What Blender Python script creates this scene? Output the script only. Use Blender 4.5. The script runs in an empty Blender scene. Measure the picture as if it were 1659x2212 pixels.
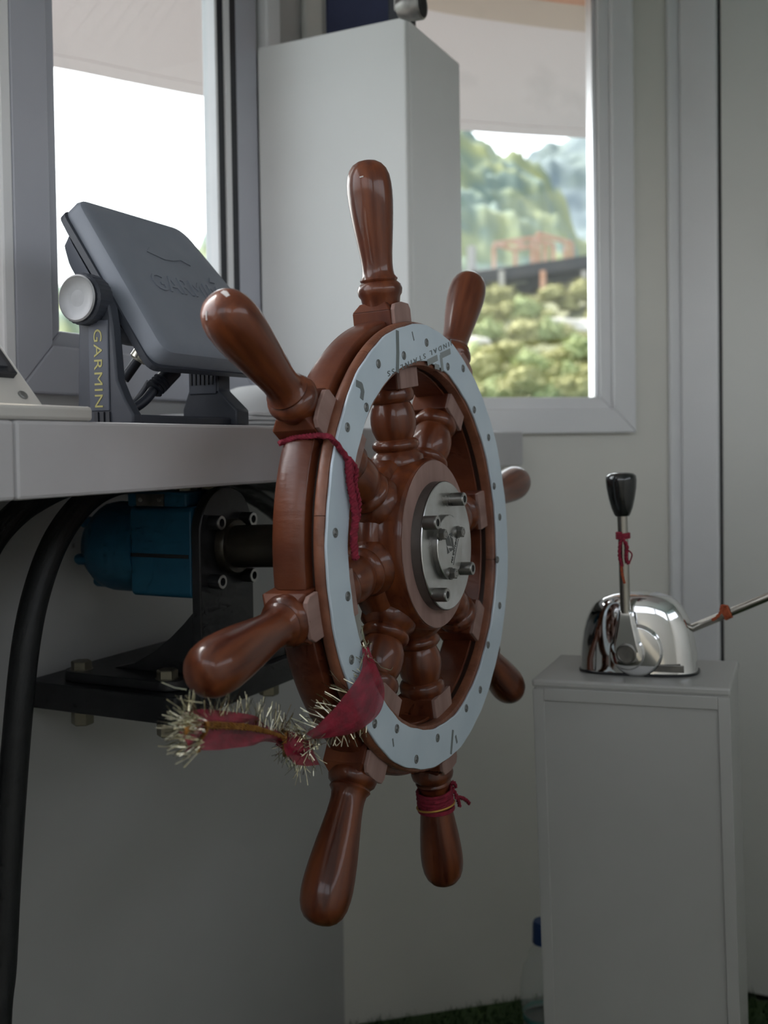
import bpy, bmesh, math, random
import numpy as np
from mathutils import Vector, Matrix, noise

random.seed(7)
rng = np.random.default_rng(7)
S = bpy.context.scene
COL = S.collection
PI = math.pi
R = math.radians

# ------------------------------------------------------------------ camera
# world: X runs along the helm shelf (to starboard), Y to the bow, Z up; the wheel centre is the origin
F_PX, AL, PITCH, ROLL, PPY = 2253.5, 0.45507, -0.02674, -0.01418, 1025.5
CAM = Vector((-0.9648, -0.4175, 0.0982))
def cam_axes():
    s, c = math.sin(AL), math.cos(AL)
    fwd, right, up = Vector((c, s, 0)), Vector((s, -c, 0)), Vector((0, 0, 1))
    f2 = fwd*math.cos(PITCH) + up*math.sin(PITCH)
    u2 = up*math.cos(PITCH) - fwd*math.sin(PITCH)
    return right*math.cos(ROLL) + u2*math.sin(ROLL), u2*math.cos(ROLL) - right*math.sin(ROLL), f2
AR, AU, AF = cam_axes()
cd = bpy.data.cameras.new('camera')
cam = bpy.data.objects.new('camera', cd); COL.objects.link(cam)
cam.matrix_world = Matrix(((AR.x, AU.x, -AF.x, CAM.x), (AR.y, AU.y, -AF.y, CAM.y), (AR.z, AU.z, -AF.z, CAM.z), (0, 0, 0, 1)))
cd.sensor_fit = 'HORIZONTAL'; cd.sensor_width = 36.0; cd.lens = 36.0*F_PX/1659
cd.shift_y = -(1106-PPY)/1659
cd.clip_start = 0.02; cd.clip_end = 2000
cd.dof.use_dof = True; cd.dof.focus_distance = 0.98; cd.dof.aperture_fstop = 7.5; cd.dof.aperture_blades = 0
S.camera = cam
S.cycles.max_bounces = 7; S.cycles.diffuse_bounces = 4; S.cycles.glossy_bounces = 3; S.cycles.transparent_max_bounces = 8
S.cycles.caustics_reflective = False; S.cycles.caustics_refractive = False; S.cycles.use_light_tree = False; S.cycles.adaptive_threshold = 0.025; S.cycles.adaptive_min_samples = 12

# ------------------------------------------------------------------ sky, sun, exposure
w = bpy.data.worlds.new('sky'); S.world = w; w.use_nodes = True
nt = w.node_tree; nt.nodes.clear()
o_ = nt.nodes.new('ShaderNodeOutputWorld'); bg = nt.nodes.new('ShaderNodeBackground')
sky = nt.nodes.new('ShaderNodeTexSky'); sky.sky_type = 'NISHITA'; sky.sun_disc = False
sky.sun_elevation = R(50); sky.sun_rotation = R(20); sky.air_density = 1.0; sky.dust_density = 5.0; sky.ozone_density = 1.0
hs = nt.nodes.new('ShaderNodeHueSaturation'); hs.inputs['Saturation'].default_value = 0.24
nt.links.new(sky.outputs[0], hs.inputs['Color']); nt.links.new(hs.outputs[0], bg.inputs[0])
bg.inputs[1].default_value = 0.40
nt.links.new(bg.outputs[0], o_.inputs[0])
sl = bpy.data.lights.new('sun', 'SUN'); sl.energy = 2.2; sl.color = (1.0, 0.86, 0.62); sl.angle = R(1.0)
so = bpy.data.objects.new('sun', sl); COL.objects.link(so)
so.rotation_euler = Vector((0.225, 0.60, 0.77)).to_track_quat('Z', 'Y').to_euler()
S.view_settings.view_transform = 'Standard'; S.view_settings.look = 'None'
S.view_settings.exposure = 0.88; S.view_settings.gamma = 1.0; S.view_settings.use_curve_mapping = False
def portal(name, loc, nrm, wx, wy):
    l = bpy.data.lights.new(name, 'AREA'); l.shape = 'RECTANGLE'; l.size = wx; l.size_y = wy; l.cycles.is_portal = True
    o = bpy.data.objects.new(name, l); COL.objects.link(o); o.location = loc
    o.rotation_euler = Vector(nrm).to_track_quat('-Z', 'Z').to_euler(); return o

# ------------------------------------------------------------------ helpers
def ray(x, y): return AR*((x-829.5)/F_PX) + AU*((PPY-y)/F_PX) + AF
def onY(x, y, Y): d = ray(x, y); return CAM + d*((Y-CAM.y)/d.y)
def onX(x, y, X): d = ray(x, y); return CAM + d*((X-CAM.x)/d.x)
def onZ(x, y, Z): d = ray(x, y); return CAM + d*((Z-CAM.z)/d.z)
def at(x, y, dep): return CAM + ray(x, y)*dep

MW = {}
class B:
    """collects shapes, then links them as one mesh object"""
    def __init__(s): s.v = []; s.f = []
    def add(s, v, f):
        n = len(s.v); s.v += [Vector(q) for q in v]; s.f += [[i+n for i in q] for q in f]; return s
    def box(s, lo, hi, M=None):
        x0, y0, z0 = lo; x1, y1, z1 = hi
        v = [(x0,y0,z0),(x1,y0,z0),(x1,y1,z0),(x0,y1,z0),(x0,y0,z1),(x1,y0,z1),(x1,y1,z1),(x0,y1,z1)]
        if M: v = [M @ Vector(q) for q in v]
        return s.add(v, [(0,3,2,1),(4,5,6,7),(0,1,5,4),(1,2,6,5),(2,3,7,6),(3,0,4,7)])
    def beam(s, a, b, w, h=None, up=(0,0,1)):
        a, b = Vector(a), Vector(b); h = h or w; d = (b-a); L = d.length; d.normalize()
        u = Vector(up); 
        if abs(u.dot(d)) > .98: u = Vector((1,0,0))
        r = d.cross(u).normalized(); u = r.cross(d)
        M = Matrix(((r.x,d.x,u.x,a.x),(r.y,d.y,u.y,a.y),(r.z,d.z,u.z,a.z),(0,0,0,1)))
        return s.box((-w/2,0,-h/2),(w/2,L,h/2),M)
    def lathe(s, prof, n=32, M=None, caps=True):
        """prof: (radius, height) about local Z"""
        v = []; f = []
        for r, z in prof:
            for k in range(n):
                a = 2*PI*k/n; v.append(Vector((r*math.cos(a), r*math.sin(a), z)))
        for i in range(len(prof)-1):
            for k in range(n):
                k2 = (k+1) % n; f.append((i*n+k, i*n+k2, (i+1)*n+k2, (i+1)*n+k))
        if caps:
            if prof[0][0] > 1e-6: f.append(tuple(range(n-1, -1, -1)))
            if prof[-1][0] > 1e-6: f.append(tuple((len(prof)-1)*n+k for k in range(n)))
        if M: v = [M @ q for q in v]
        return s.add(v, f)
    def ring(s, prof, a0=0.0, a1=2*PI, n=96, wob=None, caps=False):
        """closed (radius, y) profile swept about the Y axis; angle clockwise from +Z seen from -Y"""
        full = abs(a1-a0-2*PI) < 1e-6; m = len(prof); cnt = n if full else n+1; v = []; f = []
        for k in range(cnt):
            a = a0+(a1-a0)*k/n
            for j, (r, y) in enumerate(prof):
                rr = r+(wob(a, j) if wob else 0); v.append((rr*math.sin(a), y, rr*math.cos(a)))
        for k in range(n):
            k2 = (k+1) % cnt
            for j in range(m): j2 = (j+1) % m; f.append((k*m+j, k2*m+j, k2*m+j2, k*m+j2))
        if not full: f.append(tuple(range(m-1, -1, -1))); f.append(tuple(n*m+j for j in range(m)))
        return s.add(v, f)
    def tube(s, pts, r, n=10, caps=True):
        pts = [Vector(p) for p in pts]; rs = r if isinstance(r, (list, tuple)) else [r]*len(pts)
        v = []; f = []; pu = None
        for i, p in enumerate(pts):
            d = (pts[min(i+1, len(pts)-1)]-pts[max(i-1, 0)]).normalized()
            if pu is None: pu = d.orthogonal().normalized()
            pu = (pu-d*pu.dot(d)); pu = pu.normalized() if pu.length > 1e-6 else d.orthogonal().normalized()
            q = d.cross(pu)
            for k in range(n):
                a = 2*PI*k/n; v.append(p+(pu*math.cos(a)+q*math.sin(a))*rs[i])
        for i in range(len(pts)-1):
            for k in range(n): k2 = (k+1) % n; f.append((i*n+k, i*n+k2, (i+1)*n+k2, (i+1)*n+k))
        if caps: f.append(tuple(range(n-1, -1, -1))); f.append(tuple((len(pts)-1)*n+k for k in range(n)))
        return s.add(v, f)
    def prism(s, poly, z0, z1, M=None):
        """2D polygon extruded along local Z"""
        n = len(poly); v = [Vector((x, y, z0)) for x, y in poly]+[Vector((x, y, z1)) for x, y in poly]
        if M: v = [M @ q for q in v]
        f = [tuple(range(n-1, -1, -1)), tuple(range(n, 2*n))]+[(i, (i+1) % n, n+(i+1) % n, n+i) for i in range(n)]
        return s.add(v, f)
    def loft(s, rings, caps=True):
        n = len(rings[0]); v = [p for r in rings for p in r]; f = []
        for i in range(len(rings)-1):
            for k in range(n): k2 = (k+1) % n; f.append((i*n+k, i*n+k2, (i+1)*n+k2, (i+1)*n+k))
        if caps: f.append(tuple(range(n-1, -1, -1))); f.append(tuple((len(rings)-1)*n+k for k in range(n)))
        return s.add(v, f)
    def strip(s, e1, e2):
        n = len(e1); return s.add(list(e1)+list(e2), [(i, i+1, n+i+1, n+i) for i in range(n-1)])
    def build(s, name, mat, parent=None, local=False, smooth=35, bevel=0, seg=2, fix=True, kind=None, label=None):
        me = bpy.data.meshes.new(name)
        V = s.v
        if parent is not None and not local:
            inv = MW[parent].inverted(); V = [inv @ q for q in V]
        org = None
        if parent is None:
            xs = [q.x for q in V]; ys = [q.y for q in V]; zs = [q.z for q in V]
            org = Vector(((min(xs)+max(xs))/2, (min(ys)+max(ys))/2, min(zs))); V = [q-org for q in V]
        me.from_pydata([tuple(q) for q in V], [], s.f); me.update()
        if fix:
            bm = bmesh.new(); bm.from_mesh(me); bmesh.ops.recalc_face_normals(bm, faces=bm.faces); bm.to_mesh(me); bm.free()
        if smooth: me.shade_smooth(); me.set_sharp_from_angle(angle=R(smooth))
        me.materials.append(mat)
        o = bpy.data.objects.new(name, me); COL.objects.link(o)
        if parent is not None: o.parent = parent; MW[o] = MW[parent]
        else: o.location = org; MW[o] = Matrix.Translation(org)
        if bevel:
            m = o.modifiers.new('bevel', 'BEVEL'); m.width = bevel; m.segments = seg; m.limit_method = 'ANGLE'; m.angle_limit = R(40)
        if kind: o['kind'] = kind
        if label: o['label'] = label
        return o

def tag(o, label, cat, group=None, kind=None):
    o['label'] = label; o['category'] = cat
    if group: o['group'] = group
    if kind: o['kind'] = kind
    return o
def thing(name, label, cat, loc=(0,0,0), rot=(0,0,0), group=None):
    e = bpy.data.objects.new(name, None); COL.objects.link(e); e.location = loc; e.rotation_euler = rot; e.empty_display_size = .05
    e['label'] = label; e['category'] = cat
    if group: e['group'] = group
    from mathutils import Euler
    MW[e] = Matrix.Translation(Vector(loc)) @ Euler(rot).to_matrix().to_4x4()
    return e
def copy_part(o, parent, **kw):
    c = o.copy(); COL.objects.link(c); c.parent = parent; MW[c] = MW[parent]
    return c
def frame(o, x, y, z=None):
    x = Vector(x).normalized(); y = Vector(y); y = (y-x*y.dot(x)).normalized(); z = x.cross(y); o = Vector(o)
    return Matrix(((x.x,y.x,z.x,o.x),(x.y,y.y,z.y,o.y),(x.z,y.z,z.z,o.z),(0,0,0,1)))
def zframe(o, d):
    d = Vector(d).normalized(); x = d.orthogonal().normalized(); y = d.cross(x); o = Vector(o)
    return Matrix(((x.x,y.x,d.x,o.x),(x.y,y.y,d.y,o.y),(x.z,y.z,d.z,o.z),(0,0,0,1)))
def spline(pts, n=8):
    P = [Vector(p) for p in pts]; out = []
    for i in range(len(P)-1):
        p0, p1, p2, p3 = P[max(i-1,0)], P[i], P[i+1], P[min(i+2,len(P)-1)]
        for k in range(n):
            t = k/n
            out.append(.5*((2*p1)+(p2-p0)*t+(2*p0-5*p1+4*p2-p3)*t*t+(3*p1-p0-3*p2+p3)*t**3))
    out.append(P[-1]); return out
def twisted(b, path, r, strands=2, turns=6, off=None):
    off = off or r*.9; n = len(path)
    for k in range(strands):
        pts = []; pu = None
        for i, p in enumerate(path):
            d = (path[min(i+1,n-1)]-path[max(i-1,0)]).normalized()
            if pu is None: pu = d.orthogonal().normalized()
            pu = (pu-d*pu.dot(d)).normalized(); q = d.cross(pu)
            a = 2*PI*(turns*i/n+k/strands); pts.append(p+(pu*math.cos(a)+q*math.sin(a))*off)
        b.tube(pts, r, 6)
    return b
def text_mesh(body, M, width, height, depth=.0003, spacing=1.0):
    """lettering as thin raised mesh: M maps local x (reading direction), y (up), z (out of the surface)"""
    cu = bpy.data.curves.new('lettering', 'FONT'); cu.body = body; cu.extrude = .02; cu.space_character = spacing; cu.resolution_u = 3
    o = bpy.data.objects.new('tmp', cu); COL.objects.link(o)
    dg = bpy.context.evaluated_depsgraph_get(); dg.update()
    me = bpy.data.meshes.new_from_object(o.evaluated_get(dg))
    v = [Vector(q.co) for q in me.vertices]; f = [list(p.vertices) for p in me.polygons]
    bpy.data.objects.remove(o); bpy.data.meshes.remove(me)
    x0 = min(q.x for q in v); x1 = max(q.x for q in v); y0 = min(q.y for q in v); y1 = max(q.y for q in v)
    out = []
    for q in v:
        out.append(M @ Vector(((q.x-x0)/(x1-x0)*width, (q.y-y0)/(y1-y0)*height, depth if q.z > 0 else -depth)))
    b = B(); b.add(out, f); return b

# ------------------------------------------------------------------ materials
def mat(name, c1, c2=None, rough=.5, metal=0, scale=8, stretch=(1,1,1), bump=0, bscale=None, coat=0, crough=.1, detail=4, spec=.5, lo=.35, hi=.65, rvar=0, alpha=1, trans=0, sheen=0):
    m = bpy.data.materials.new(name); m.use_nodes = True; n = m.node_tree; L = n.links
    p = n.nodes['Principled BSDF']
    p.inputs['Base Color'].default_value = (*c1, 1); p.inputs['Roughness'].default_value = rough; p.inputs['Metallic'].default_value = metal
    p.inputs['Coat Weight'].default_value = coat; p.inputs['Coat Roughness'].default_value = crough
    p.inputs['Specular IOR Level'].default_value = spec; p.inputs['Alpha'].default_value = alpha
    p.inputs['Transmission Weight'].default_value = trans
    if sheen: p.inputs['Sheen Weight'].default_value = sheen
    tc = n.nodes.new('ShaderNodeTexCoord'); mp = n.nodes.new('ShaderNodeMapping'); mp.inputs['Scale'].default_value = stretch
    L.new(tc.outputs['Object'], mp.inputs[0])
    if c2:
        ns = n.nodes.new('ShaderNodeTexNoise'); ns.inputs['Scale'].default_value = scale; ns.inputs['Detail'].default_value = detail
        L.new(mp.outputs[0], ns.inputs['Vector'])
        mr = n.nodes.new('ShaderNodeMapRange'); mr.inputs[1].default_value = lo; mr.inputs[2].default_value = hi
        L.new(ns.outputs['Fac'], mr.inputs[0])
        mx = n.nodes.new('ShaderNodeMix'); mx.data_type = 'RGBA'
        mx.inputs[6].default_value = (*c1, 1); mx.inputs[7].default_value = (*c2, 1)
        L.new(mr.outputs[0], mx.inputs[0]); L.new(mx.outputs[2], p.inputs['Base Color'])
        if rvar:
            r2 = n.nodes.new('ShaderNodeMapRange'); r2.inputs[3].default_value = rough-rvar; r2.inputs[4].default_value = rough+rvar
            L.new(ns.outputs['Fac'], r2.inputs[0]); L.new(r2.outputs[0], p.inputs['Roughness'])
    if bump:
        nb = n.nodes.new('ShaderNodeTexNoise'); nb.inputs['Scale'].default_value = bscale or scale*3; nb.inputs['Detail'].default_value = 5
        L.new(mp.outputs[0], nb.inputs['Vector'])
        bp = n.nodes.new('ShaderNodeBump'); bp.inputs['Strength'].default_value = bump; bp.inputs['Distance'].default_value = .002
        L.new(nb.outputs['Fac'], bp.inputs['Height']); L.new(bp.outputs[0], p.inputs['Normal'])
        if coat: L.new(bp.outputs[0], p.inputs['Coat Normal'])
    return m
M_ = {}
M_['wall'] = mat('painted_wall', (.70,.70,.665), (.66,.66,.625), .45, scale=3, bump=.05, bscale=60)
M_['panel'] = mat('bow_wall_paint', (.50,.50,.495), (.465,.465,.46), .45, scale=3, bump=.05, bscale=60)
M_['wall2'] = mat('cream_wall', (.73,.715,.66), (.69,.675,.62), .5, scale=3, bump=.05, bscale=60)
M_['box'] = mat('white_gloss_paint', (.80,.80,.785), (.76,.76,.745), .42, scale=4, bump=.04, bscale=40)
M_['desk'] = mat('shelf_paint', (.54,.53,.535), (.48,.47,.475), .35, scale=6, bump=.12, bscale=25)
M_['pvc'] = mat('white_pvc', (.78,.78,.79), (.74,.74,.75), .35, scale=5)
M_['pvc_grey'] = mat('grey_pvc', (.44,.45,.50), (.41,.42,.47), .35, scale=5)
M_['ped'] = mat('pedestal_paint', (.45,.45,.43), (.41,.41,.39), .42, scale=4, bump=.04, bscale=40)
M_['deck'] = mat('bounce_deck_paint', (.18,.165,.165), None, .6)
M_['gasket'] = mat('black_rubber', (.018,.02,.026), None, .5)
M_['alu'] = mat('aluminium', (.75,.76,.78), None, .35, 1.0)
M_['ceil'] = mat('ceiling_paint', (.80,.79,.77), None, .6)
M_['floor'] = mat('dark_floor', (.05,.055,.045), (.08,.08,.07), .7, scale=9)
M_['canopy'] = mat('canopy_cream', (.71,.645,.645), (.68,.61,.61), .55, scale=1.2)
M_['canopy_b'] = mat('canopy_beige_band', (.52,.42,.35), None, .55)
M_['wood'] = mat('varnished_teak', (.060,.012,.005), (.19,.050,.015), .42, scale=75, stretch=(1,1,.07), coat=.6, crough=.11, spec=.25, bump=.10, bscale=60, lo=.3, hi=.72, rvar=.08)
M_['wood_rim'] = mat('varnished_teak_rim', (.075,.017,.0075), (.17,.046,.016), .42, spec=.3, scale=18, stretch=(1,.35,1), coat=.4, crough=.22, bump=.25, bscale=110, lo=.3, hi=.72, rvar=.08)
M_['wood_block'] = mat('satin_teak_block', (.075,.017,.0075), (.17,.046,.016), .55, scale=30, stretch=(1,1,.2), coat=.12, crough=.35, bump=.2, bscale=110, spec=.25)
M_['wood_ring'] = mat('worn_teak_ring', (.12,.035,.015), (.24,.088,.044), .5, scale=40, coat=.3, crough=.3, bump=.35, bscale=160, lo=.3, hi=.7)
M_['wood_raw'] = mat('bare_teak', (.25,.15,.125), (.34,.215,.185), .75, scale=50, stretch=(1,1,.2), bump=.3, bscale=120)
M_['wood_dark'] = mat('dark_groove', (.025,.011,.007), None, .5)
M_['steel_white'] = mat('frosted_steel_sheet', (.62,.71,.78), (.55,.645,.72), .36, scale=14, metal=.12, bump=.06, bscale=40, detail=6, rvar=.06)
M_['steel'] = mat('machined_steel', (.66,.65,.63), (.84,.84,.84), .30, 1.0, scale=30, rvar=.08, bump=.04, bscale=80)
M_['steel_edge'] = mat('dull_steel', (.16,.155,.145), (.22,.21,.2), .42, .85, scale=40)
M_['bolt'] = mat('bolt_steel', (.17,.165,.155), (.25,.24,.22), .38, .9, scale=60)
M_['bolt_rim'] = mat('bolt_face_steel', (.50,.49,.47), None, .35, .95)
M_['screw'] = mat('screw_steel', (.24,.245,.24), None, .42, .7)
M_['black'] = mat('black_hole', (.008,.008,.008), None, .6)
M_['print'] = mat('grey_print_ink', (.17,.19,.19), None, .6)
M_['print2'] = mat('pale_grey_print', (.27,.295,.29), None, .6)
M_['etch'] = mat('etched_mark', (.10,.10,.095), None, .55)
M_['chrome'] = mat('chrome', (.80,.80,.80), None, .06, 1.0)
M_['rod'] = mat('steel_rod', (.42,.40,.36), None, .22, 1.0)
M_['knob'] = mat('black_gloss_knob', (.012,.013,.013), None, .16, coat=.5)
M_['blue'] = mat('blue_enamel', (.012,.115,.20), (.009,.09,.165), .45, scale=20, bump=.1, bscale=60)
M_['blackmetal'] = mat('black_painted_steel', (.014,.015,.017), (.028,.028,.03), .38, scale=12, bump=.15, bscale=50, rvar=.1)
M_['oily'] = mat('oily_tube', (.045,.04,.032), (.07,.06,.045), .35, .6, scale=25)
M_['zinc'] = mat('zinc_bolt', (.20,.185,.14), (.27,.25,.19), .4, .7, scale=40)
M_['hose'] = mat('black_hose', (.011,.012,.013), (.016,.017,.018), .55, scale=60, bump=.2, bscale=200)
M_['plast'] = mat('grey_plastic_cover', (.18,.20,.235), (.165,.185,.22), .48, scale=30, bump=.05, bscale=300)
M_['plast_d'] = mat('dark_grey_plastic', (.028,.033,.045), (.035,.04,.052), .5, scale=30, bump=.05, bscale=300)
M_['plast_p'] = mat('slate_plastic', (.055,.063,.083), None, .5)
M_['knob_face'] = mat('silver_knob_cap', (.25,.255,.26), (.19,.195,.20), .42, .4, scale=30)
M_['gold_print'] = mat('gold_lettering', (.34,.31,.10), None, .5)
M_['cable'] = mat('cable_rubber', (.016,.02,.03), None, .5)
M_['brass'] = mat('nickel_connector', (.62,.60,.50), None, .28, 1.0)
M_['redplug'] = mat('red_plug', (.22,.02,.03), None, .5)
M_['cream'] = mat('cream_housing', (.60,.585,.55), (.55,.535,.5), .42, scale=8)
M_['navy'] = mat('navy_cloth', (.012,.016,.05), (.016,.021,.06), .75, scale=15)
M_['cloth'] = mat('white_cloth', (.64,.645,.65), (.58,.585,.59), .8, scale=20)
M_['thread'] = mat('red_cotton_thread', (.26,.012,.035), (.17,.008,.022), .85, scale=200)
M_['thread_o'] = mat('orange_cotton_thread', (.42,.10,.035), (.30,.05,.02), .85, scale=200)
M_['thread_g'] = mat('gold_thread', (.50,.27,.06), None, .45, .5)
M_['ribbon'] = mat('sheer_red_ribbon', (.34,.010,.040), (.20,.006,.024), .55, scale=70, stretch=(1,1,2), alpha=.80, bump=.4, bscale=260)
M_['goldtrim'] = mat('gold_trim', (.42,.20,.04), (.30,.12,.03), .45, .6, scale=200)
M_['tinsel'] = mat('silver_gold_tinsel', (.62,.58,.38), (.42,.40,.33), .2, 1.0, scale=120)
M_['bottle'] = mat('clear_bottle_plastic', (.80,.85,.82), None, .12, alpha=.26)
M_['liquid'] = mat('dark_liquid', (.012,.02,.018), None, .2)
M_['cap'] = mat('blue_cap', (.012,.05,.17), None, .4)
M_['teal'] = mat('teal_label', (.03,.22,.20), None, .5)
M_['grass'] = mat('plastic_grass', (.03,.065,.018), (.055,.10,.03), .6, scale=6)
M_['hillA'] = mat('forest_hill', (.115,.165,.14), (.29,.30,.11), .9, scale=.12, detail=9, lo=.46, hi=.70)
M_['hillB'] = mat('far_hill_haze_tint', (.125,.165,.185), (.16,.20,.185), .9, scale=.08, detail=6, lo=.42, hi=.7)  # distance haze is mixed into this blue-grey base colour
M_['tree'] = mat('tree_crown', (.035,.075,.03), (.14,.16,.04), .9, scale=.5, lo=.35, hi=.65)
M_['bank'] = mat('river_bank', (.13,.14,.07), (.22,.21,.12), .9, scale=.6)
M_['leafA'] = mat('yellow_green_leaves', (.26,.25,.09), (.38,.36,.17), .8, scale=3)
M_['leafB'] = mat('green_leaves', (.22,.27,.11), (.38,.41,.19), .8, scale=3)
M_['rock'] = mat('pale_boulder', (.38,.36,.33), (.50,.48,.44), .85, scale=2)
M_['rust'] = mat('rusty_steel', (.50,.24,.14), (.66,.42,.32), .7, scale=1.5)
M_['darkroof'] = mat('dark_roof', (.035,.035,.04), (.06,.055,.055), .8, scale=1)
M_['concrete'] = mat('pale_concrete', (.48,.45,.42), (.36,.33,.31), .8, scale=1)
M_['water'] = mat('river_water', (.05,.10,.11), None, .15)
def glass_mat():
    m = bpy.data.materials.new('window_glass'); m.use_nodes = True; n = m.node_tree; L = n.links; n.nodes.clear()
    out = n.nodes.new('ShaderNodeOutputMaterial'); t = n.nodes.new('ShaderNodeBsdfTransparent'); g = n.nodes.new('ShaderNodeBsdfGlossy'); d = n.nodes.new('ShaderNodeBsdfDiffuse')
    t.inputs[0].default_value = (.93,.96,.96,1); g.inputs[1].default_value = .02; d.inputs[0].default_value = (.75,.78,.80,1)
    m1 = n.nodes.new('ShaderNodeMixShader'); m1.inputs[0].default_value = .018
    tc = n.nodes.new('ShaderNodeTexCoord'); ns = n.nodes.new('ShaderNodeTexNoise'); ns.inputs['Scale'].default_value = 9; ns.inputs['Detail'].default_value = 6
    mr = n.nodes.new('ShaderNodeMapRange'); mr.inputs[1].default_value = .55; mr.inputs[2].default_value = .8; mr.inputs[4].default_value = .10; mr.inputs[3].default_value = .012
    L.new(tc.outputs['Object'], ns.inputs['Vector']); L.new(ns.outputs['Fac'], mr.inputs[0])
    m2 = n.nodes.new('ShaderNodeMixShader'); L.new(mr.outputs[0], m2.inputs[0])
    L.new(t.outputs[0], m1.inputs[1]); L.new(g.outputs[0], m1.inputs[2]); L.new(m1.outputs[0], m2.inputs[1]); L.new(d.outputs[0], m2.inputs[2]); L.new(m2.outputs[0], out.inputs[0])
    return m
M_['glass'] = glass_mat()

# ------------------------------------------------------------------ the wheelhouse shell
FLOOR, CEIL = -.935, 1.10
YW = .46                                   # inner face of the bow wall
C0 = Vector((.6386, YW, 0))                # corner between the bow wall and the angled wall
FD = Vector((math.cos(R(50)), -math.sin(R(50)), 0)); FN = Vector((-FD.y, FD.x, 0))   # along the angled wall, outwards
FL = .672
C1 = C0+FD*FL; XS = C1.x                   # corner with the starboard wall
XP, YB = -1.5, -1.35                        # port wall, aft wall: unseen, set with their openings to shape the light
TH = .05
def struct(o): o['kind'] = 'structure'; return o
struct(B().box((XP-.2, YB-3.0, FLOOR-.05), (XS+.1, YW+TH, FLOOR)).build('floor', M_['floor']))
struct(B().box((XP-.2, YB-.5, CEIL), (XS+.3, YW+.25, CEIL+.05)).build('ceiling', M_['ceil']))
# bow wall: below the sill, the strip beside the corner, between the windows, above
TR = [onY(q, 400, .447).x for q in (470, 475, 490, 501, 515)]
W1 = (-.107, TR[4]+.056, .166, 1.02)             # window 1 opening: x0, x1, z0, z1
W3 = (-1.36, -.19, .166, 1.02)             # next bow window, to port
wf = B()
wf.box((XP, YW, FLOOR), (C0.x+.03, YW+TH, W1[2]))
wf.box((W1[1], YW, W1[2]), (C0.x+.03, YW+TH, CEIL))
wf.box((W3[1], YW, W1[2]), (W1[0], YW+TH, CEIL))
wf.box((XP, YW, W1[2]), (W3[0], YW+TH, CEIL))
wf.box((W3[0], YW, W1[3]), (W1[1], YW+TH, CEIL))
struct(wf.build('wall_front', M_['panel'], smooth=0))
# angled wall with window 2 (s along the wall, z)
W2 = (.02, .566, .120, 1.03)
FM = Matrix(((FD.x, FN.x, 0, C0.x), (FD.y, FN.y, 0, C0.y), (0, 0, 1, 0), (0, 0, 0, 1)))
wa = B()
wa.box((0, 0, FLOOR), (FL, TH, W2[2]), FM); wa.box((0, 0, W2[2]), (W2[0], TH, CEIL), FM)
wa.box((W2[1], 0, W2[2]), (FL, TH, CEIL), FM); wa.box((W2[0], 0, W2[3]), (W2[1], TH, CEIL), FM)
struct(wa.build('wall_corner', M_['wall2'], smooth=0))
struct(B().box((XS, YB, FLOOR), (XS+TH, C1.y, CEIL)).build('wall_right', M_['wall'], smooth=0))
wp = B()
wp.box((XP-TH, YB, FLOOR), (XP, YW+TH, .44)); wp.box((XP-TH, YB, 1.0), (XP, YW+TH, CEIL))
for a, b in ((YB, YB+.1), (-.50, -.44), (YW-.1, YW+TH)): wp.box((XP-TH, a, .44), (XP, b, 1.0))
struct(wp.build('wall_left', M_['wall'], smooth=0))
wb = B()
wb.box((XP, YB-TH, FLOOR), (-1.35, YB, CEIL)); wb.box((.3, YB-TH, FLOOR), (XS+TH, YB, CEIL)); wb.box((-1.35, YB-TH, .98), (.3, YB, CEIL)); wb.box((-1.35, YB-TH, FLOOR), (.3, YB, .46))
struct(wb.build('wall_back', M_['wall'], smooth=0))
# raised jamb and door leaf on the starboard wall
yj0, yj1 = C1.y-.002, onX(1553, 900, XS-.02).y
struct(B().box((XS-.022, yj1, FLOOR), (XS, yj0, CEIL)).build('trim_1', M_['pvc'], smooth=0, bevel=.004))
dz = onX(1648, 2152, XS-.02).z
d1 = thing('door_1', 'flat white door leaf in the starboard wall', 'door', (XS, -.9, dz)); d1['kind'] = 'structure'
del d1['category']; del d1['label']
B().box((XS-.020, -1.0, dz), (XS-.001, yj1-.006, CEIL-.02)).build('door_leaf', M_['wall'], d1, smooth=0, bevel=.003)
struct(B().box((XS-.026, -1.05, FLOOR), (XS, yj1-.004, dz-.012)).build('trim_2', M_['wall'], smooth=0, bevel=.003))
struct(B().box((XS-.004, yj1-.0055, dz-.012), (XS-.0005, yj1+.001, CEIL)).build('trim_3', M_['gasket'], smooth=0))
# corner posts beside window 1 and the corner
struct(B().box((C0.x-.10, YW-.012, .30), (C0.x-.045, YW, CEIL)).build('trim_4', M_['wall'], smooth=0, bevel=.004))
struct(B().box((W1[1]+.02, YW-.02, .166), (W1[1]+.06, YW, CEIL)).build('trim_5', M_['pvc'], smooth=0, bevel=.004))
s0 = .640
struct(B().box((W2[1]+.075, -.012, -.9), (FL-.001, 0, CEIL), FM).build('trim_6', M_['pvc'], smooth=0, bevel=.004))

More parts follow.
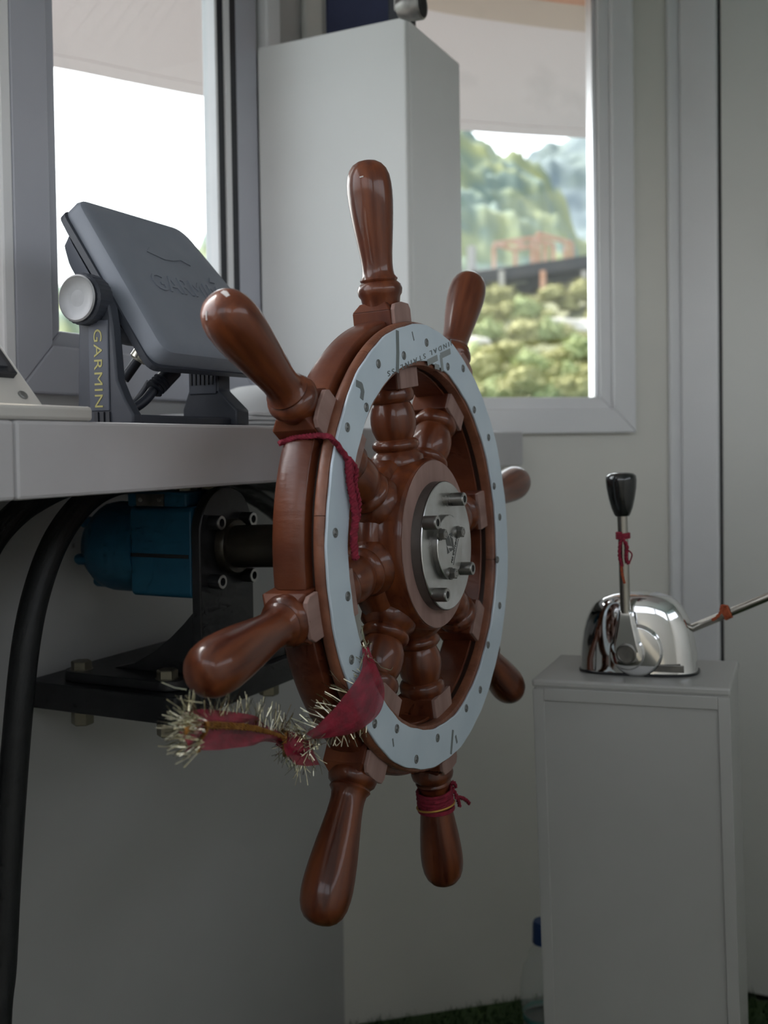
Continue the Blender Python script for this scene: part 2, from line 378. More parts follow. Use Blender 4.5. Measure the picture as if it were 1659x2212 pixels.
# --- windows
def win(name, loc): e = thing(name, 'window', 'window', loc); del e['label']; del e['category']; e['kind'] = 'structure'; return e
def wframe(root, x0, x1, z0, z1, fw, M, y0, y1, m, name):
    """four mitred bars, each its own part; local x, z in the wall, y through it"""
    Q = [((x0,z0),(x1,z0),(x1-fw,z0+fw),(x0+fw,z0+fw)), ((x1,z0),(x1,z1),(x1-fw,z1-fw),(x1-fw,z0+fw)),
         ((x1,z1),(x0,z1),(x0+fw,z1-fw),(x1-fw,z1-fw)), ((x0,z1),(x0,z0),(x0+fw,z0+fw),(x0+fw,z1-fw))]
    for q in Q:
        v = [M @ Vector((a, y0, c)) for a, c in q]+[M @ Vector((a, y1, c)) for a, c in q]
        B().add(v, [(0,1,2,3),(7,6,5,4),(0,4,5,1),(1,5,6,2),(2,6,7,3),(3,7,4,0)]).build(name, m, root, smooth=0, bevel=.0025)
I4 = Matrix.Identity(4)
w1 = win('window_1', (0, YW, W1[2]))
wframe(w1, W1[0]-.002, W1[1]+.002, W1[2]-.002, W1[3]+.002, .056, I4, YW-.012, YW+.03, M_['pvc_grey'], 'frame_bar')
wframe(w1, W1[0]+.054, TR[1]+.019, W1[2]+.052, W1[3]-.05, .021, I4, YW-.003, YW+.005, M_['pvc_grey'], 'sash_bar')
B().box((W1[0]+.07, YW+.000, W1[2]+.068), (TR[1]+.005, YW+.003, W1[3]-.06)).build('pane', M_['glass'], w1, smooth=0)
for x0_, x1_, m_, yy in ((TR[0],TR[1],'pvc',0),(TR[1],TR[2],'gasket',.002),(TR[2],TR[3],'pvc',-.001),(TR[3],TR[4]+.001,'gasket',.001)):
    B().box((x0_, YW-.013+yy, W1[2]+.056), (x1_, YW+.009, W1[3]-.052)).build('sliding_track', M_[m_], w1, smooth=0, bevel=.001)
struct(B().box((-.127, YW-.013, W1[2]), (-.1095, YW, CEIL)).build('trim_7', M_['pvc'], smooth=0, bevel=.003))
w2 = win('window_2', C0+FD*.3+Vector((0,0,W2[2])))
wframe(w2, W2[0]-.002, W2[1]+.002, W2[2]-.002, W2[3]+.002, .045, FM, -.018, .03, M_['pvc'], 'frame_bar')
wframe(w2, W2[0]+.041, W2[1]-.041, W2[2]+.041, W2[3]-.041, .024, FM, -.006, .03, M_['pvc'], 'sash_bar')
B().box((W2[1]-.0735, .002, W2[2]+.066), (W2[1]-.0615, .026, W2[3]-.06), FM).build('bead_strip', M_['alu'], w2, smooth=0)
B().box((W2[0]+.05, .012, W2[2]+.055), (W2[1]-.05, .016, W2[3]-.05), FM).build('pane', M_['glass'], w2, smooth=0)
w3 = win('window_3', (-1, YW, W3[2]))
wframe(w3, W3[0]+.004, W3[1]-.004, W3[2]+.002, W3[3], .05, I4, YW-.012, YW+.03, M_['pvc'], 'frame_bar')
portal('bow_window_portal', ((W1[0]+W1[1])/2, YW+TH+.01, .6), (0,-1,0), .46, .9)
portal('bow_window_portal_2', ((W3[0]+W3[1])/2, YW+TH+.01, .6), (0,-1,0), 1.2, .9)
pc = C0+FD*((W2[0]+W2[1])/2)+FN*(TH+.01); portal('corner_window_portal', (pc.x, pc.y, .57), -FN, .56, .95)
portal('port_window_portal', (XP-TH-.01, -.45, .72), (1,0,0), 1.75, .58)
portal('aft_window_portal', (-.52, YB-TH-.01, .72), (0,1,0), 1.66, .54)

# --- helm shelf
ZD, YF = .122, .17
XE = onY(1130, 935, YF).x
sh = thing('helm_shelf', 'white painted shelf with a thick front edge running under the windows', 'shelf', (0, .3, ZD-.06))
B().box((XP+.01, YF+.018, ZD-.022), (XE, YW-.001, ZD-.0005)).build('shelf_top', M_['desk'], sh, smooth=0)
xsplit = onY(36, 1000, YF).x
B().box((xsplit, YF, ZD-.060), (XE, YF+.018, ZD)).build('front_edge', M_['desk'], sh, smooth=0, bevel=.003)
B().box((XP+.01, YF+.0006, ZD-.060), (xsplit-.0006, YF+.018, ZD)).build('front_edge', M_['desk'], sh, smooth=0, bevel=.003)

tag(B().prism([(-2.6,YW+TH),(C0.x,YW+TH),(C1.x+.05,C1.y),(XS+.06,-3.0),(2.6,-3.0),(3.6,.2),(3.2,2.6),(1.2,4.2),(-1.2,4.4),(-2.6,3.2)], -.42, -.36).build('bounce_deck', M_['deck'], smooth=0), 'unseen grey deck added below the windows to bounce light', 'deck', kind='structure')  # out of view, added to bounce light up to canopy and cabin
# --- canopy outside, round the bow
ZC = 1.06
edge = [(-900,-40),(-500,50),(-200,98),(107,145),(290,181),(470,215),(720,252),(1000,282),(1272,299),(1600,312),(2100,330),(2700,352)]
E_ = [onZ(x, y, ZC) for x, y in edge]; E_ = spline(E_, 6)
cen = Vector((-.3, -.6, ZC))
cn = thing('roof_canopy', 'curved cream roof overhang outside the windows', 'canopy', (1.2, 1.2, ZC))
def off(p, d, z): q = (Vector((p.x, p.y, 0))-Vector((cen.x, cen.y, 0))); q = q*(1-d/q.length); return Vector((cen.x+q.x, cen.y+q.y, z))
B().strip([off(p, 0, ZC+.0015) for p in E_], [off(p, 2.6, ZC+.0015) for p in E_]).add([], []).build('underside', M_['canopy'], cn, fix=False)
B().strip([off(p, -.01, ZC+.10) for p in E_], [off(p, 2.6, ZC+.10) for p in E_]).build('top_skin', M_['canopy'], cn, fix=False)
lip = B(); lip.strip([off(p, 0, ZC) for p in E_], [off(p, .09, ZC) for p in E_]); lip.strip([off(p, 0, ZC) for p in E_], [off(p, 0, ZC+.10) for p in E_]); lip.strip([off(p, .09, ZC) for p in E_], [off(p, .09, ZC+.0015) for p in E_])
lip.build('edge_lip', M_['canopy'], cn, fix=False)
band = spline([onZ(x, y, ZC-.03) for x, y in ((300,-220),(700,-45),(910,18),(1090,48),(1272,70),(1500,85),(1900,95))], 6)
bb = B(); bb.strip([Vector((p.x,p.y,ZC-.03)) for p in band], [off(p, .22, ZC-.03) for p in band]); bb.strip([Vector((p.x,p.y,ZC-.03)) for p in band], [Vector((p.x,p.y,ZC+.012)) for p in band])
bb.build('beige_band', M_['canopy_b'], cn, fix=False)
band2 = spline([onZ(x, y, ZC-.05) for x, y in ((700,-130),(910,-50),(1090,-12),(1272,14),(1500,30),(1900,40))], 6)
bb = B(); bb.strip([Vector((p.x,p.y,ZC-.05)) for p in band2], [off(p, .4, ZC-.05) for p in band2]); bb.strip([Vector((p.x,p.y,ZC-.05)) for p in band2], [Vector((p.x,p.y,ZC-.03)) for p in band2])
bb.build('brown_band', M_['rust'], cn, fix=False)

# ------------------------------------------------------------------ the ship's wheel
TILT = -.0409
wh = thing('ship_wheel', "varnished wooden ship's wheel with eight turned handles and a pale steel ring", 'ship wheel', (0,0,0), (TILT,0,0))
WM = MW[wh]; WI = WM.inverted()
def onW(x, y, Yl):
    """pixel to wheel-local point on the plane y = Yl"""
    n = WM.to_3x3() @ Vector((0,1,0)); d = ray(x, y); t = (Yl-CAM.dot(n))/d.dot(n); return WI @ (CAM+d*t)
ANG = [R(a) for a in (-6.8, -56.0, -100.0, -145.2, -188.5, -234.0, -278.2, -323.6)]     # handles, clockwise from the top
SHIFT = [.005, .001, -.011, -.009, -.004, -.006, -.006, .000]
HY = .031
def rotY(o, a, r=0): o.rotation_euler = (0, a, 0); o.location = (r*math.sin(a), 0, r*math.cos(a))
# turned handle
prof = [(.019,.236),(.0205,.2445),(.0225,.2475),(.0234,.252),(.0222,.2565),(.0195,.2590),(.0182,.2600),(.0192,.2612),(.0196,.2626),(.0186,.2640),(.0168,.2665),(.0160,.272),(.0160,.278),(.0168,.288),(.0183,.300),(.0201,.314),(.0217,.328),(.0229,.342),(.0233,.352),(.0230,.360),(.0217,.3685),(.0190,.3755),(.0150,.3805),(.0098,.3836),(.0045,.3848),(.0001,.3850)]
MH = Matrix.Translation((0, HY, 0))
prof = [(r_*.965, h_ if h_ < .262 else .262+(h_-.262)*.945) for r_, h_ in prof]
hb = B().lathe(prof, 36, MH)
h0 = None
for i, a in enumerate(ANG):
    if h0 is None: h = h0 = hb.build('handle', M_['wood'], wh, local=True, smooth=50)
    else: h = copy_part(h0, wh)
    rotY(h, a, SHIFT[i])
# turned spoke inside the rim
sp = [(.026,.060),(.0275,.082),(.027,.090),(.0225,.0945),(.0205,.0965),(.0225,.0982),(.0240,.1010),(.0238,.1040),(.0215,.1070),(.0185,.1085),(.0196,.1105),(.0222,.117),(.0232,.1250),(.0228,.132),(.0212,.139),(.0195,.1432),(.0187,.1445),(.0220,.1462),(.0238,.150),(.0236,.1545),(.0222,.158),(.0215,.160)]
s0_ = None
for a in ANG:
    if s0_ is None: q = s0_ = B().lathe(sp, 32, MH).build('spoke', M_['wood'], wh, local=True, smooth=50)
    else: q = copy_part(s0_, wh)
    rotY(q, a)
# square blocks where the spindles pass through the rim, and their bare front faces
b0 = f0 = None
BW = .0215
for a in ANG:
    if b0 is None:
        bl = B()
        bl.box((-BW, .0125, .158), (BW, .0535, .2365))
        c = .012; y0, y1 = .0125, .0535     # chamfered shoulder towards the handle
        lo = [(-BW,y0,.2365),(BW,y0,.2365),(BW,y1,.2365),(-BW,y1,.2365)]; hi = [(-BW+c*.5,y0+c*.5,.2445),(BW-c*.5,y0+c*.5,.2445),(BW-c*.5,y1-c*.5,.2445),(-BW+c*.5,y1-c*.5,.2445)]
        bl.add(lo+hi, [(0,1,5,4),(1,2,6,5),(2,3,7,6),(3,0,4,7),(4,5,6,7)])
        k = b0 = bl.build('spindle_block', M_['wood_block'], wh, local=True, smooth=0, bevel=.0012)
        f = f0 = B().box((-BW+.0005, .0085, .1585), (BW-.0005, .0128, .1790)).build('bare_block_face', M_['wood_raw'], wh, local=True, smooth=0, bevel=.0008, label='bare pinkish wood block face')
        g = g0 = B().prism([(-BW+.002,.222),(BW-.002,.222),(BW-.002,.236),(BW-.006,.2415),(0,.2435),(-BW+.006,.2415),(-BW+.002,.236)], -.0128, -.0085, Matrix(((1,0,0,0),(0,0,-1,0),(0,1,0,0),(0,0,0,1)))).build('bare_block_end', M_['wood_raw'], wh, local=True, smooth=0, bevel=.0008, label='bare pinkish wood block end')
    else: k = copy_part(b0, wh); f = copy_part(f0, wh); g = copy_part(g0, wh)
    rotY(k, a); rotY(f, a); rotY(g, a)
# rim felloes between the blocks
pf = [(.2200,.0168),(.2258,.0182),(.2278,.0235),(.2280,.036),(.2270,.0445),(.2205,.0520),(.1800,.0520),(.1775,.050),(.1775,.0168)]
for i in range(8):
    a1, a0 = ANG[i], ANG[(i+1) % 8]-(2*PI if i == 7 else 0)
    da = .0212/.225
    B().ring(pf, a0+da, a1-da, 20).build('rim_segment', M_['wood_rim'], wh, local=True, smooth=40, bevel=.0008)
B().ring([(.2155,.0108),(.2155,.0172),(.180,.0172),(.180,.0108)], n=120).build('groove_ring', M_['wood_dark'], wh, local=True)
def wob1(a, j): return .0005*math.sin(a*9+1)+.0004*math.sin(a*23)
fr = [(.2215,.0115),(.2232,.0095),(.2236,.0060),(.2228,.0030),(.2212,.0016),(.1830,.0016),(.1800,.0020),(.1790,.0040),(.1790,.0115)]
for k in range(8):        # the front ring is glued up from eight arcs
    B().ring(fr, R(-34)+k*PI/4+.0012, R(-34)+(k+1)*PI/4-.0012, 18).build('front_ring_arc', M_['wood_ring'], wh, local=True, smooth=40)
def wob2(a, j): return (.0006*math.sin(a*7+.5)+.0005*math.sin(a*17+2)+.0003*math.sin(a*41))
sr = B().ring([(.2202,.0012),(.2204,-.0004),(.2198,-.0010),(.1840,-.0010),(.1834,-.0004),(.1836,.0012)], n=160, wob=wob2).build('steel_ring', M_['steel_white'], wh, local=True, smooth=40, label='pale steel sheet ring screwed to the front')
sp_px = [(817,786),(872,768),(921,740),(967,792),(1000,796),(1024,885),(1055,945),(1067,1050),(1079,1117),(1074,1209),(1079,1308),(1054,1393),(1037,1490),(1007,1530),(945,1594),(899,1640),(857,1574),(809,1563),(759,1425),(751,1288),(724,1151),(750,923),(791,880)]
sc0 = None
for x, y in sp_px:
    p = onW(x, y, -.001)
    if sc0 is None:
        b = B(); Mz = zframe((0,0,0), (0,-1,0))
        b.lathe([(.0042,0),(.0042,.0006),(.0033,.0011),(.0030,.0007),(.0018,.0005),(.0012,.0010),(.0001,.0011)], 16, Mz)
        b.box((-.0022,-.0012,-.0003),(.0022,-.0003,.0003)); b.box((-.0003,-.0012,-.0022),(.0003,-.0003,.0022))
        q = sc0 = b.build('screw', M_['screw'], sr, local=True, smooth=30)
    else: q = copy_part(sc0, sr)
    q.location = p
def flat(b, pts, wd, y=-.00135):
    """flat ink stroke on the steel ring through pixel points"""
    P_ = [onW(x, yy, -.001) for x, yy in pts]
    for i in range(len(P_)-1):
        d = (P_[i+1]-P_[i]); d.y = 0; d.normalize(); n = Vector((-d.z, 0, d.x))*wd/2
        a, c = P_[i]-d*wd*.15, P_[i+1]+d*wd*.15
        v = [a+n, c+n, c-n, a-n]; v = [Vector((q.x, y-.00005*i, q.z)) for q in v]
        b.add(v+[q+Vector((0,.0004,0)) for q in v], [(0,1,2,3),(0,4,5,1),(1,5,6,2),(2,6,7,3),(3,7,4,0)])
    return b
flat(B(), [(971.8,759),(952,768.5),(955.5,800)], .0062).build('printed_emblem', M_['print2'], sr, local=True, smooth=0)
flat(B(), [(944,773),(924,783)], .0062).build('printed_emblem', M_['print2'], sr, local=True, smooth=0)
flat(B(), [(948,794),(940,791)], .0055).build('printed_emblem', M_['print2'], sr, local=True, smooth=0)
flat(B(), [(858,716),(859,760),(858,803)], .0062).build('scratch_line', M_['print'], sr, local=True, smooth=0)
flat(B(), [(770,828),(780,833),(783,845),(781,860)], .0060).build('ink_smear', M_['print'], sr, local=True, smooth=0)
flat(B(), [(978,1578),(974,1628)], .0042).build('scratch_line', M_['print'], sr, local=True, smooth=0)
flat(B(), [(984,1590),(987,1604)], .0030).build('ink_smear', M_['print'], sr, local=True, smooth=0)
flat(B(), [(890,717),(894,735)], .0016).build('ink_smear', M_['print'], sr, local=True, smooth=0)
flat(B(), [(848,1596),(850,1612)], .0018).build('ink_smear', M_['print'], sr, local=True, smooth=0)
pa, pb = onW(976, 738.5, -.0012), onW(837, 806, -.0012)
xd = (pb-pa); L_ = xd.length; xd.normalize(); yd = Vector((0,-1,0)).cross(xd)
text_mesh('JINDAL STAINLESS', frame(pa-yd*.0032, xd, yd), L_, .0066, .0003, 1.55).build('lettering', M_['print'], sr, local=True, smooth=0)

# hub
hub = B().lathe([(.070,-.052),(.090,-.050),(.094,-.045),(.094,-.026),(.090,-.021),(.0865,-.019),(.0865,-.0005),(.0845,.0035),(.060,.0035)], 64, zframe((0,0,0),(0,-1,0))).build('hub', M_['wood'], wh, local=True, smooth=40)
B().ring([(.0838,-.0036),(.0838,-.0046),(.060,-.0046),(.060,-.0036)], n=72).build('bare_face', M_['wood_raw'], hub, local=True, label='bare sanded hub face')
HP = Vector((-.001, 0, -.002)); YP = -.0158
def yl(o, y): return zframe(Vector((o[0], y, o[-1])), (0,-1,0))
pl = B().lathe([(.0640,0),(.0640,.0108),(.0632,.0115),(.0001,.0115)], 72, yl(HP, YP+.0115)).build('hub_plate', M_['steel'], wh, local=True, smooth=30, label='round machined steel hub plate')
B().lathe([(.0645,0),(.0645,.0104)], 72, yl(HP, YP+.0118), caps=False).build('plate_edge', M_['steel_edge'], pl, local=True)
DC = Vector((-.0075, 0, -.003)); YD = -.0212
B().lathe([(.0318,0),(.0318,.0048),(.0313,.0054),(.0001,.0054)], 56, yl(DC, YD+.0054)).build('small_disc', M_['steel'], pl, local=True, smooth=30)
B().lathe([(.0321,0),(.0321,.0046)], 56, yl(DC, YD+.0054), caps=False).build('disc_edge', M_['steel_edge'], pl, local=True)
c0_ = r0_ = None
for x, y in ((1003,1078),(945,1129),(1021,1228),(966.5,1285)):
    p = onW(x, y, -.0292)
    if c0_ is None:
        c_ = c0_ = B().lathe([(.0068,0),(.0068,.0125),(.0062,.0134),(.0036,.0134),(.0034,.0095),(.0001,.0092)], 24, yl((0,0,0), .0134)).build('cap_screw', M_['bolt'], pl, local=True, smooth=30)
        r_ = r0_ = B().lathe([(.0064,0),(.0062,.0004),(.0037,.0004)], 24, yl((0,0,0), -.0001), caps=False).build('screw_face', M_['bolt_rim'], pl, local=True, smooth=30)
        r2_ = r20 = B().lathe([(.0036,0),(.0001,.0001)], 6, yl((0,0,0), .0002)).build('socket', M_['black'], pl, local=True, smooth=0)
    else: c_ = copy_part(c0_, pl); r_ = copy_part(r0_, pl); r2_ = copy_part(r20, pl)
    for q in (c_, r_, r2_): q.location = p
x0_ = None
for x, y in ((964,1154),(1002,1149),(987,1239)):
    p = onW(x, y, -.0285)
    if x0_ is None:
        b = B(); Mh = yl((0,0,0), .0075); b.lathe([(.0062,0),(.0062,.0020)], 20, Mh); b.lathe([(.0055,.002),(.0055,.0066),(.0046,.0072)], 6, Mh); b.lathe([(.0030,.0072),(.0030,.0076),(.0022,.0076),(.0021,.0072)], 12, Mh)
        q = x0_ = b.build('hex_bolt', M_['bolt'], pl, local=True, smooth=30)
        q2 = q20 = B().lathe([(.0045,0),(.0043,.0002)], 6, yl((0,0,0), .0003)).build('bolt_face', M_['bolt_rim'], pl, local=True, smooth=0)
    else: q = copy_part(x0_, pl); q2 = copy_part(q20, pl)
    q.location = p; q2.location = p
# etched emblem (three slanted bars) and name on the small disc
def poly_on(px, y, mat_, nm):
    v = [onW(a, c, y) for a, c in px]; n = len(v); w_ = [q+Vector((0,.0004,0)) for q in v]
    B().add(v+w_, [tuple(range(n))]+[(i,(i+1) % n, n+(i+1) % n, n+i) for i in range(n)]).build(nm, mat_, pl, local=True, smooth=0)
def z1(x, y): return (930+x/13.82, 1100+y/13.82)
for poly in ([z1(545,755),z1(640,690),z1(660,830)], [z1(465,920),z1(545,775),z1(645,1105),z1(500,1090)], [z1(590,800),z1(670,880),z1(705,1140),z1(660,1150),z1(655,1100)], [z1(550,1160),z1(705,1155),z1(690,1200),z1(600,1265)], [z1(495,1105),z1(575,1285),z1(515,1335)]):
    poly_on(poly, YD-.0003, M_['etch'], 'etched_emblem')
pa, pb = onW(*z1(655,1610), YD-.0003), onW(*z1(800,880), YD-.0003); xd = (pb-pa); L_ = xd.length; xd.normalize(); yd = Vector((0,-1,0)).cross(xd)
text_mesh('MACKNON', frame(pa, xd, yd), L_, .0030, .0002, 1.2).build('lettering', M_['etch'], pl, local=True, smooth=0)
poly_on([z1(680,1665), z1(690,1665), z1(842,880), z1(832,880)], YD-.0003, M_['etch'], 'etched_line')
# pale chips where varnish has flaked off the handles
from mathutils.bvhtree import BVHTree
M_['chip'] = mat('bare_chip', (.55,.52,.50), None, .8)
def chip(hi_, px, wd):
    Mr = WM @ Matrix.Translation((SHIFT[hi_]*math.sin(ANG[hi_]), 0, SHIFT[hi_]*math.cos(ANG[hi_]))) @ Matrix.Rotation(ANG[hi_], 4, 'Y')
    tree = BVHTree.FromPolygons([Mr @ q for q in hb.v], hb.f)
    P_ = []
    for x, y in px:
        h, n_, i_, d_ = tree.ray_cast(CAM, ray(x, y).normalized())
        if h is None: return
        P_.append((h, n_ if n_.dot(CAM-h) > 0 else -n_))
    b = B()
    for (a, na), (c, nc) in zip(P_, P_[1:]):
        sd_ = (c-a).cross(na).normalized()*wd/2
        t = [a-sd_, a+sd_, c+sd_, c-sd_]; b.add([q+na*.0004 for q in t]+[q-na*.0006 for q in t], [(0,1,2,3),(0,4,5,1),(1,5,6,2),(2,6,7,3),(3,7,4,0)])
    b.build('paint_chip', M_['chip'], wh, smooth=0)
chip(1, [(480,630),(486,634),(493,640)], .0032)
chip(1, [(487,629),(492,634)], .0014)
chip(1, [(447,672),(446,682),(447,692)], .0012)
chip(0, [(777,383),(785,381)], .0012)

# ------------------------------------------------------------------ steering column, pump and bracket
axd = WM.to_3x3() @ Vector((0,1,0))
sc = thing('steering_column', 'dark oily steel tube between wheel hub and blue pump', 'steering column', axd*.05)
CM = zframe((0,0,0), axd)
B().lathe([(.0235,.05),(.0235,.238)], 40, CM).build('tube', M_['oily'], sc)
B().lathe([(.029,.236),(.031,.239),(.031,.246),(.026,.2495)], 40, CM).build('collar', M_['oily'], sc)
PX, PZ = 0.0, -.0135
br = thing('pump_bracket', 'black steel bracket plate with gusset carrying the blue steering pump', 'bracket', (PX, .34, -.19))
arc = [(PX+.051*math.cos(a), .006+.051*math.sin(a)) for a in [PI*k/16 for k in range(17)]]
XZ = Matrix(((1,0,0,0),(0,0,-1,0),(0,1,0,0),(0,0,0,1)))
B().prism(arc+[(-.051,-.150),(.051,-.150)], -.262, -.250, XZ).build('upright_plate', M_['blackmetal'], br, smooth=30, bevel=.0015)
YZ = Matrix(((0,0,1,0),(1,0,0,0),(0,1,0,0),(0,0,0,1)))
gp = [(.262,-.147),(.262,-.075)]+[(.262+.115*t, -.075-.072*(1-(1-t)**1.7)*1.0) for t in (.15,.3,.5,.75,1.0)]
for gx in (-.045, .033): B().prism(gp, gx, gx+.012, YZ).build('gusset', M_['blackmetal'], br, smooth=0, bevel=.001)
def rrect(x0, x1, y0, y1, r, n=6):
    o = []
    for cx, cy, a0 in ((x1-r,y1-r,0),(x0+r,y1-r,PI/2),(x0+r,y0+r,PI),(x1-r,y0+r,3*PI/2)):
        o += [(cx+r*math.cos(a0+k*PI/2/n), cy+r*math.sin(a0+k*PI/2/n)) for k in range(n+1)]
    return o
XL0 = -.098
B().prism(rrect(XL0+.014, .17, .262, .425, .022), -.158, -.147).build('base_plate', M_['blackmetal'], br, smooth=30, bevel=.001)
B().prism(rrect(XL0, .20, .250, YW, .006), -.188, -.1585).build('support_slab', M_['blackmetal'], br, smooth=30, bevel=.0015)
hx = None
for (x, y) in ((-.066,.285),(-.066,.405),(.135,.405),(.135,.285)):
    if hx is None:
        hx = B().lathe([(.0115,0),(.0115,.0085),(.0105,.0095)], 6, Matrix.Translation((0,0,0))).lathe([(.013,-.001),(.013,.0005)], 20).build('bolt_head', M_['zinc'], br, local=True, smooth=0)
        nx = B().lathe([(.0125,0),(.0125,-.020),(.011,-.0215)], 6).lathe([(.015,.001),(.015,-.0025)], 20).build('nut', M_['zinc'], br, local=True, smooth=0)
        h_, n_ = hx, nx
    else: h_ = copy_part(hx, br); n_ = copy_part(nx, br)
    h_.location = Vector((x, y, -.147))-br.location; n_.location = Vector((x, y, -.188))-br.location
cs = None
for dx in (-.031, .031):
    for dz_ in (-.032, .032):
        if cs is None:
            cs = B().lathe([(.0080,0),(.0080,.0135),(.0072,.0145),(.0045,.0145),(.0043,.009),(.0001,.009)], 20, zframe((0,0,0),(0,-1,0))).build('cap_screw', M_['blackmetal'], br, local=True, smooth=30)
            cf = B().lathe([(.0076,0),(.0074,.0005),(.0046,.0005)], 20, zframe((0,-.0144,0),(0,-1,0)), caps=False).build('screw_face', M_['bolt_rim'], br, local=True, smooth=30)
            a_, b_ = cs, cf
        else: a_ = copy_part(cs, br); b_ = copy_part(cf, br)
        ln = -.0 if dx < 0 else .012
        a_.location = Vector((PX+dx, .250-ln*0, PZ+dz_))-br.location; b_.location = a_.location
pu = thing('steering_pump', 'blue hydraulic steering pump under the helm shelf', 'pump', (PX, .35, -.065))
def sq(y, hw, r, cz=PZ): return [Vector((PX+a, y, cz+c)) for a, c in rrect(-hw, hw, -hw, hw, r, 4)]
b = B(); b.loft([sq(.263,.050,.008), sq(.345,.050,.008)])
b.build('body', M_['blue'], pu, smooth=30, bevel=.0015)
b = B(); b.lathe([(.0525,.345),(.0525,.400),(.050,.412),(.042,.424),(.030,.430),(.0001,.432)], 40, zframe((PX,0,PZ),(0,1,0)))
b.build('end_barrel', M_['blue'], pu, smooth=40)
for k in range(6):
    a = k*PI/3+.3; B().lathe([(.0065,.395),(.0065,.428),(.005,.431)], 12, zframe((PX+.043*math.cos(a),0,PZ+.043*math.sin(a)),(0,1,0))).build('end_bolt', M_['blue'], pu, smooth=40)
B().box((-.046,.270,PZ+.049),(.046,.352,PZ+.066)).build('port_block', M_['blue'], pu, smooth=0, bevel=.003)
B().box((-.0512,.266,-.0195),(-.0498,.344,-.0155)).build('casting_seam', M_['blackmetal'], pu, smooth=0)
npl = B().box((-.0475,.300,PZ+.050),(-.0459,.338,PZ+.0635)).build('name_plate', M_['bolt'], pu, smooth=0)
for yy in (.306,.332): B().lathe([(.0025,0),(.002,.0015)], 10, zframe((-.0475,yy,PZ+.057),(-1,0,0))).build('rivet', M_['bolt_rim'], npl)
for xx, yy in ((-.02,.29),(.02,.29),(-.02,.33),(.02,.33)):
    B().lathe([(.012,0),(.012,.02),(.009,.022)], 6, Matrix.Translation((xx,yy,PZ+.066))).build('hose_fitting', M_['zinc'], pu, smooth=0)

def hose(label, pts, r, mt='hose', name='hydraulic_hose', cat='hose', grp='hydraulic hoses under the shelf'):
    o = B().tube(spline(pts, 8), r, 14).build(name, M_[mt], smooth=60); return tag(o, label, cat, grp)
def opx(l, Y): return [onY(x, y, Y) for x, y in l]
hose('thick black hose arching down the left edge beside the pump', opx([(330,1040),(250,1045),(185,1082),(125,1160),(82,1270),(55,1400),(35,1600),(17,1850),(5,2080),(-8,2330)], .345)+[Vector((-.26,.345,FLOOR+.02))], .0135)
hose('black hose bending away behind the thick hose at far left', opx([(190,1030),(110,1062),(35,1110),(-30,1190),(-70,1320),(-90,1500),(-100,1800)], .385), .0135)
hose('black hose dropping behind the wheel rim from the shelf', [Vector((.02,.30,PZ+.086)), Vector((.03,.30,.078))]+opx([(470,1048),(540,1068),(610,1120),(680,1210),(720,1330)], .40), .0125)
hose('second black hose beside the one behind the wheel rim', [Vector((.02,.33,PZ+.086)), Vector((.04,.335,.082))]+opx([(520,1035),(600,1048),(680,1085),(760,1160),(800,1300)], .42), .0125)

# ------------------------------------------------------------------ fish finder on its bail mount
K = Vector((-.1850, .2725, .242))
ff = thing('fish_finder', 'grey marine fish finder with closed sun cover on a swivel mount', 'fish finder', (-.1, .26, ZD))
# cover: trapezoid face in a tilted plane, rounded edges
T0 = Vector((-.169, .305, .3490)); V_ = Vector((0, -.1055, -.158)); vl = V_.length; V_.normalize()   # from top edge down the face
U_ = Vector((1,0,0)); N_ = V_.cross(U_)     # outward
if N_.y > 0: N_ = -N_
def fp(u, v, n=0): return T0+U_*u+V_*v+N_*n
def rpoly(pts, r, n=5):
    out = []; m = len(pts)
    for i in range(m):
        p, a, c = Vector(pts[i]), Vector(pts[i-1]), Vector(pts[(i+1) % m])
        d1_, d2_ = (a-p).normalized(), (c-p).normalized(); rr = min(r, (a-p).length*.45, (c-p).length*.45)
        for k in range(n+1):
            t = k/n; out.append((1-t)**2*(p+d1_*rr)+2*t*(1-t)*p+t*t*(p+d2_*rr))
    return out
def inset(pts, d):
    c = sum((Vector(p) for p in pts), Vector((0,0)))/len(pts)
    return [Vector(p)+(c-Vector(p)).normalized()*d*1.3 for p in pts]
outl = [(0,0),(.172,0),(.242,.190),(.0,.190)]
rings = []
for n_, ins, rr in ((-.020,0,.016),(-.006,0,.016),(-.002,.0015,.016),(0,.005,.016),(.0,.018,.014)):
    rings.append([fp(p.x, p.y, n_) for p in rpoly(inset(outl, ins), rr)])
B().loft(rings).build('sun_cover', M_['plast'], ff, smooth=35)
bk = [(-.003,.004),(.172,.004),(.238,.188),(.0,.192)]
B().loft([[fp(p.x, p.y, n_) for p in rpoly(inset(bk, i_), .014)] for n_, i_ in ((-.0195,-.002),(-.026,-.002),(-.030,.004))]).build('bezel', M_['plast_d'], ff, smooth=35)
hb_ = [(-.002,.018),(.17,.018),(.20,.150),(-.002,.150)]
B().loft([[fp(p.x, p.y, n_) for p in rpoly(inset(hb_, i_), .02)] for n_, i_ in ((-.029,0),(-.042,.003),(-.052,.012))]).build('rear_housing', M_['plast_p'], ff, smooth=35)
FMx = frame(fp(.048,.108,.0006), U_, -V_)
text_mesh('GARMIN', FMx, .118, .022, .0006, 1.05).build('raised_lettering', M_['plast'], ff, smooth=0)
B().prism([(.110,.027),(.119,.027),(.1145,.034)], -.0004, .0006, FMx).build('raised_triangle', M_['plast'], ff, smooth=0)
fish = [(.02,.052),(.03,.060),(.045,.064),(.06,.062),(.075,.056),(.088,.060),(.084,.053),(.09,.046),(.076,.051),(.06,.047),(.045,.046),(.032,.049)]
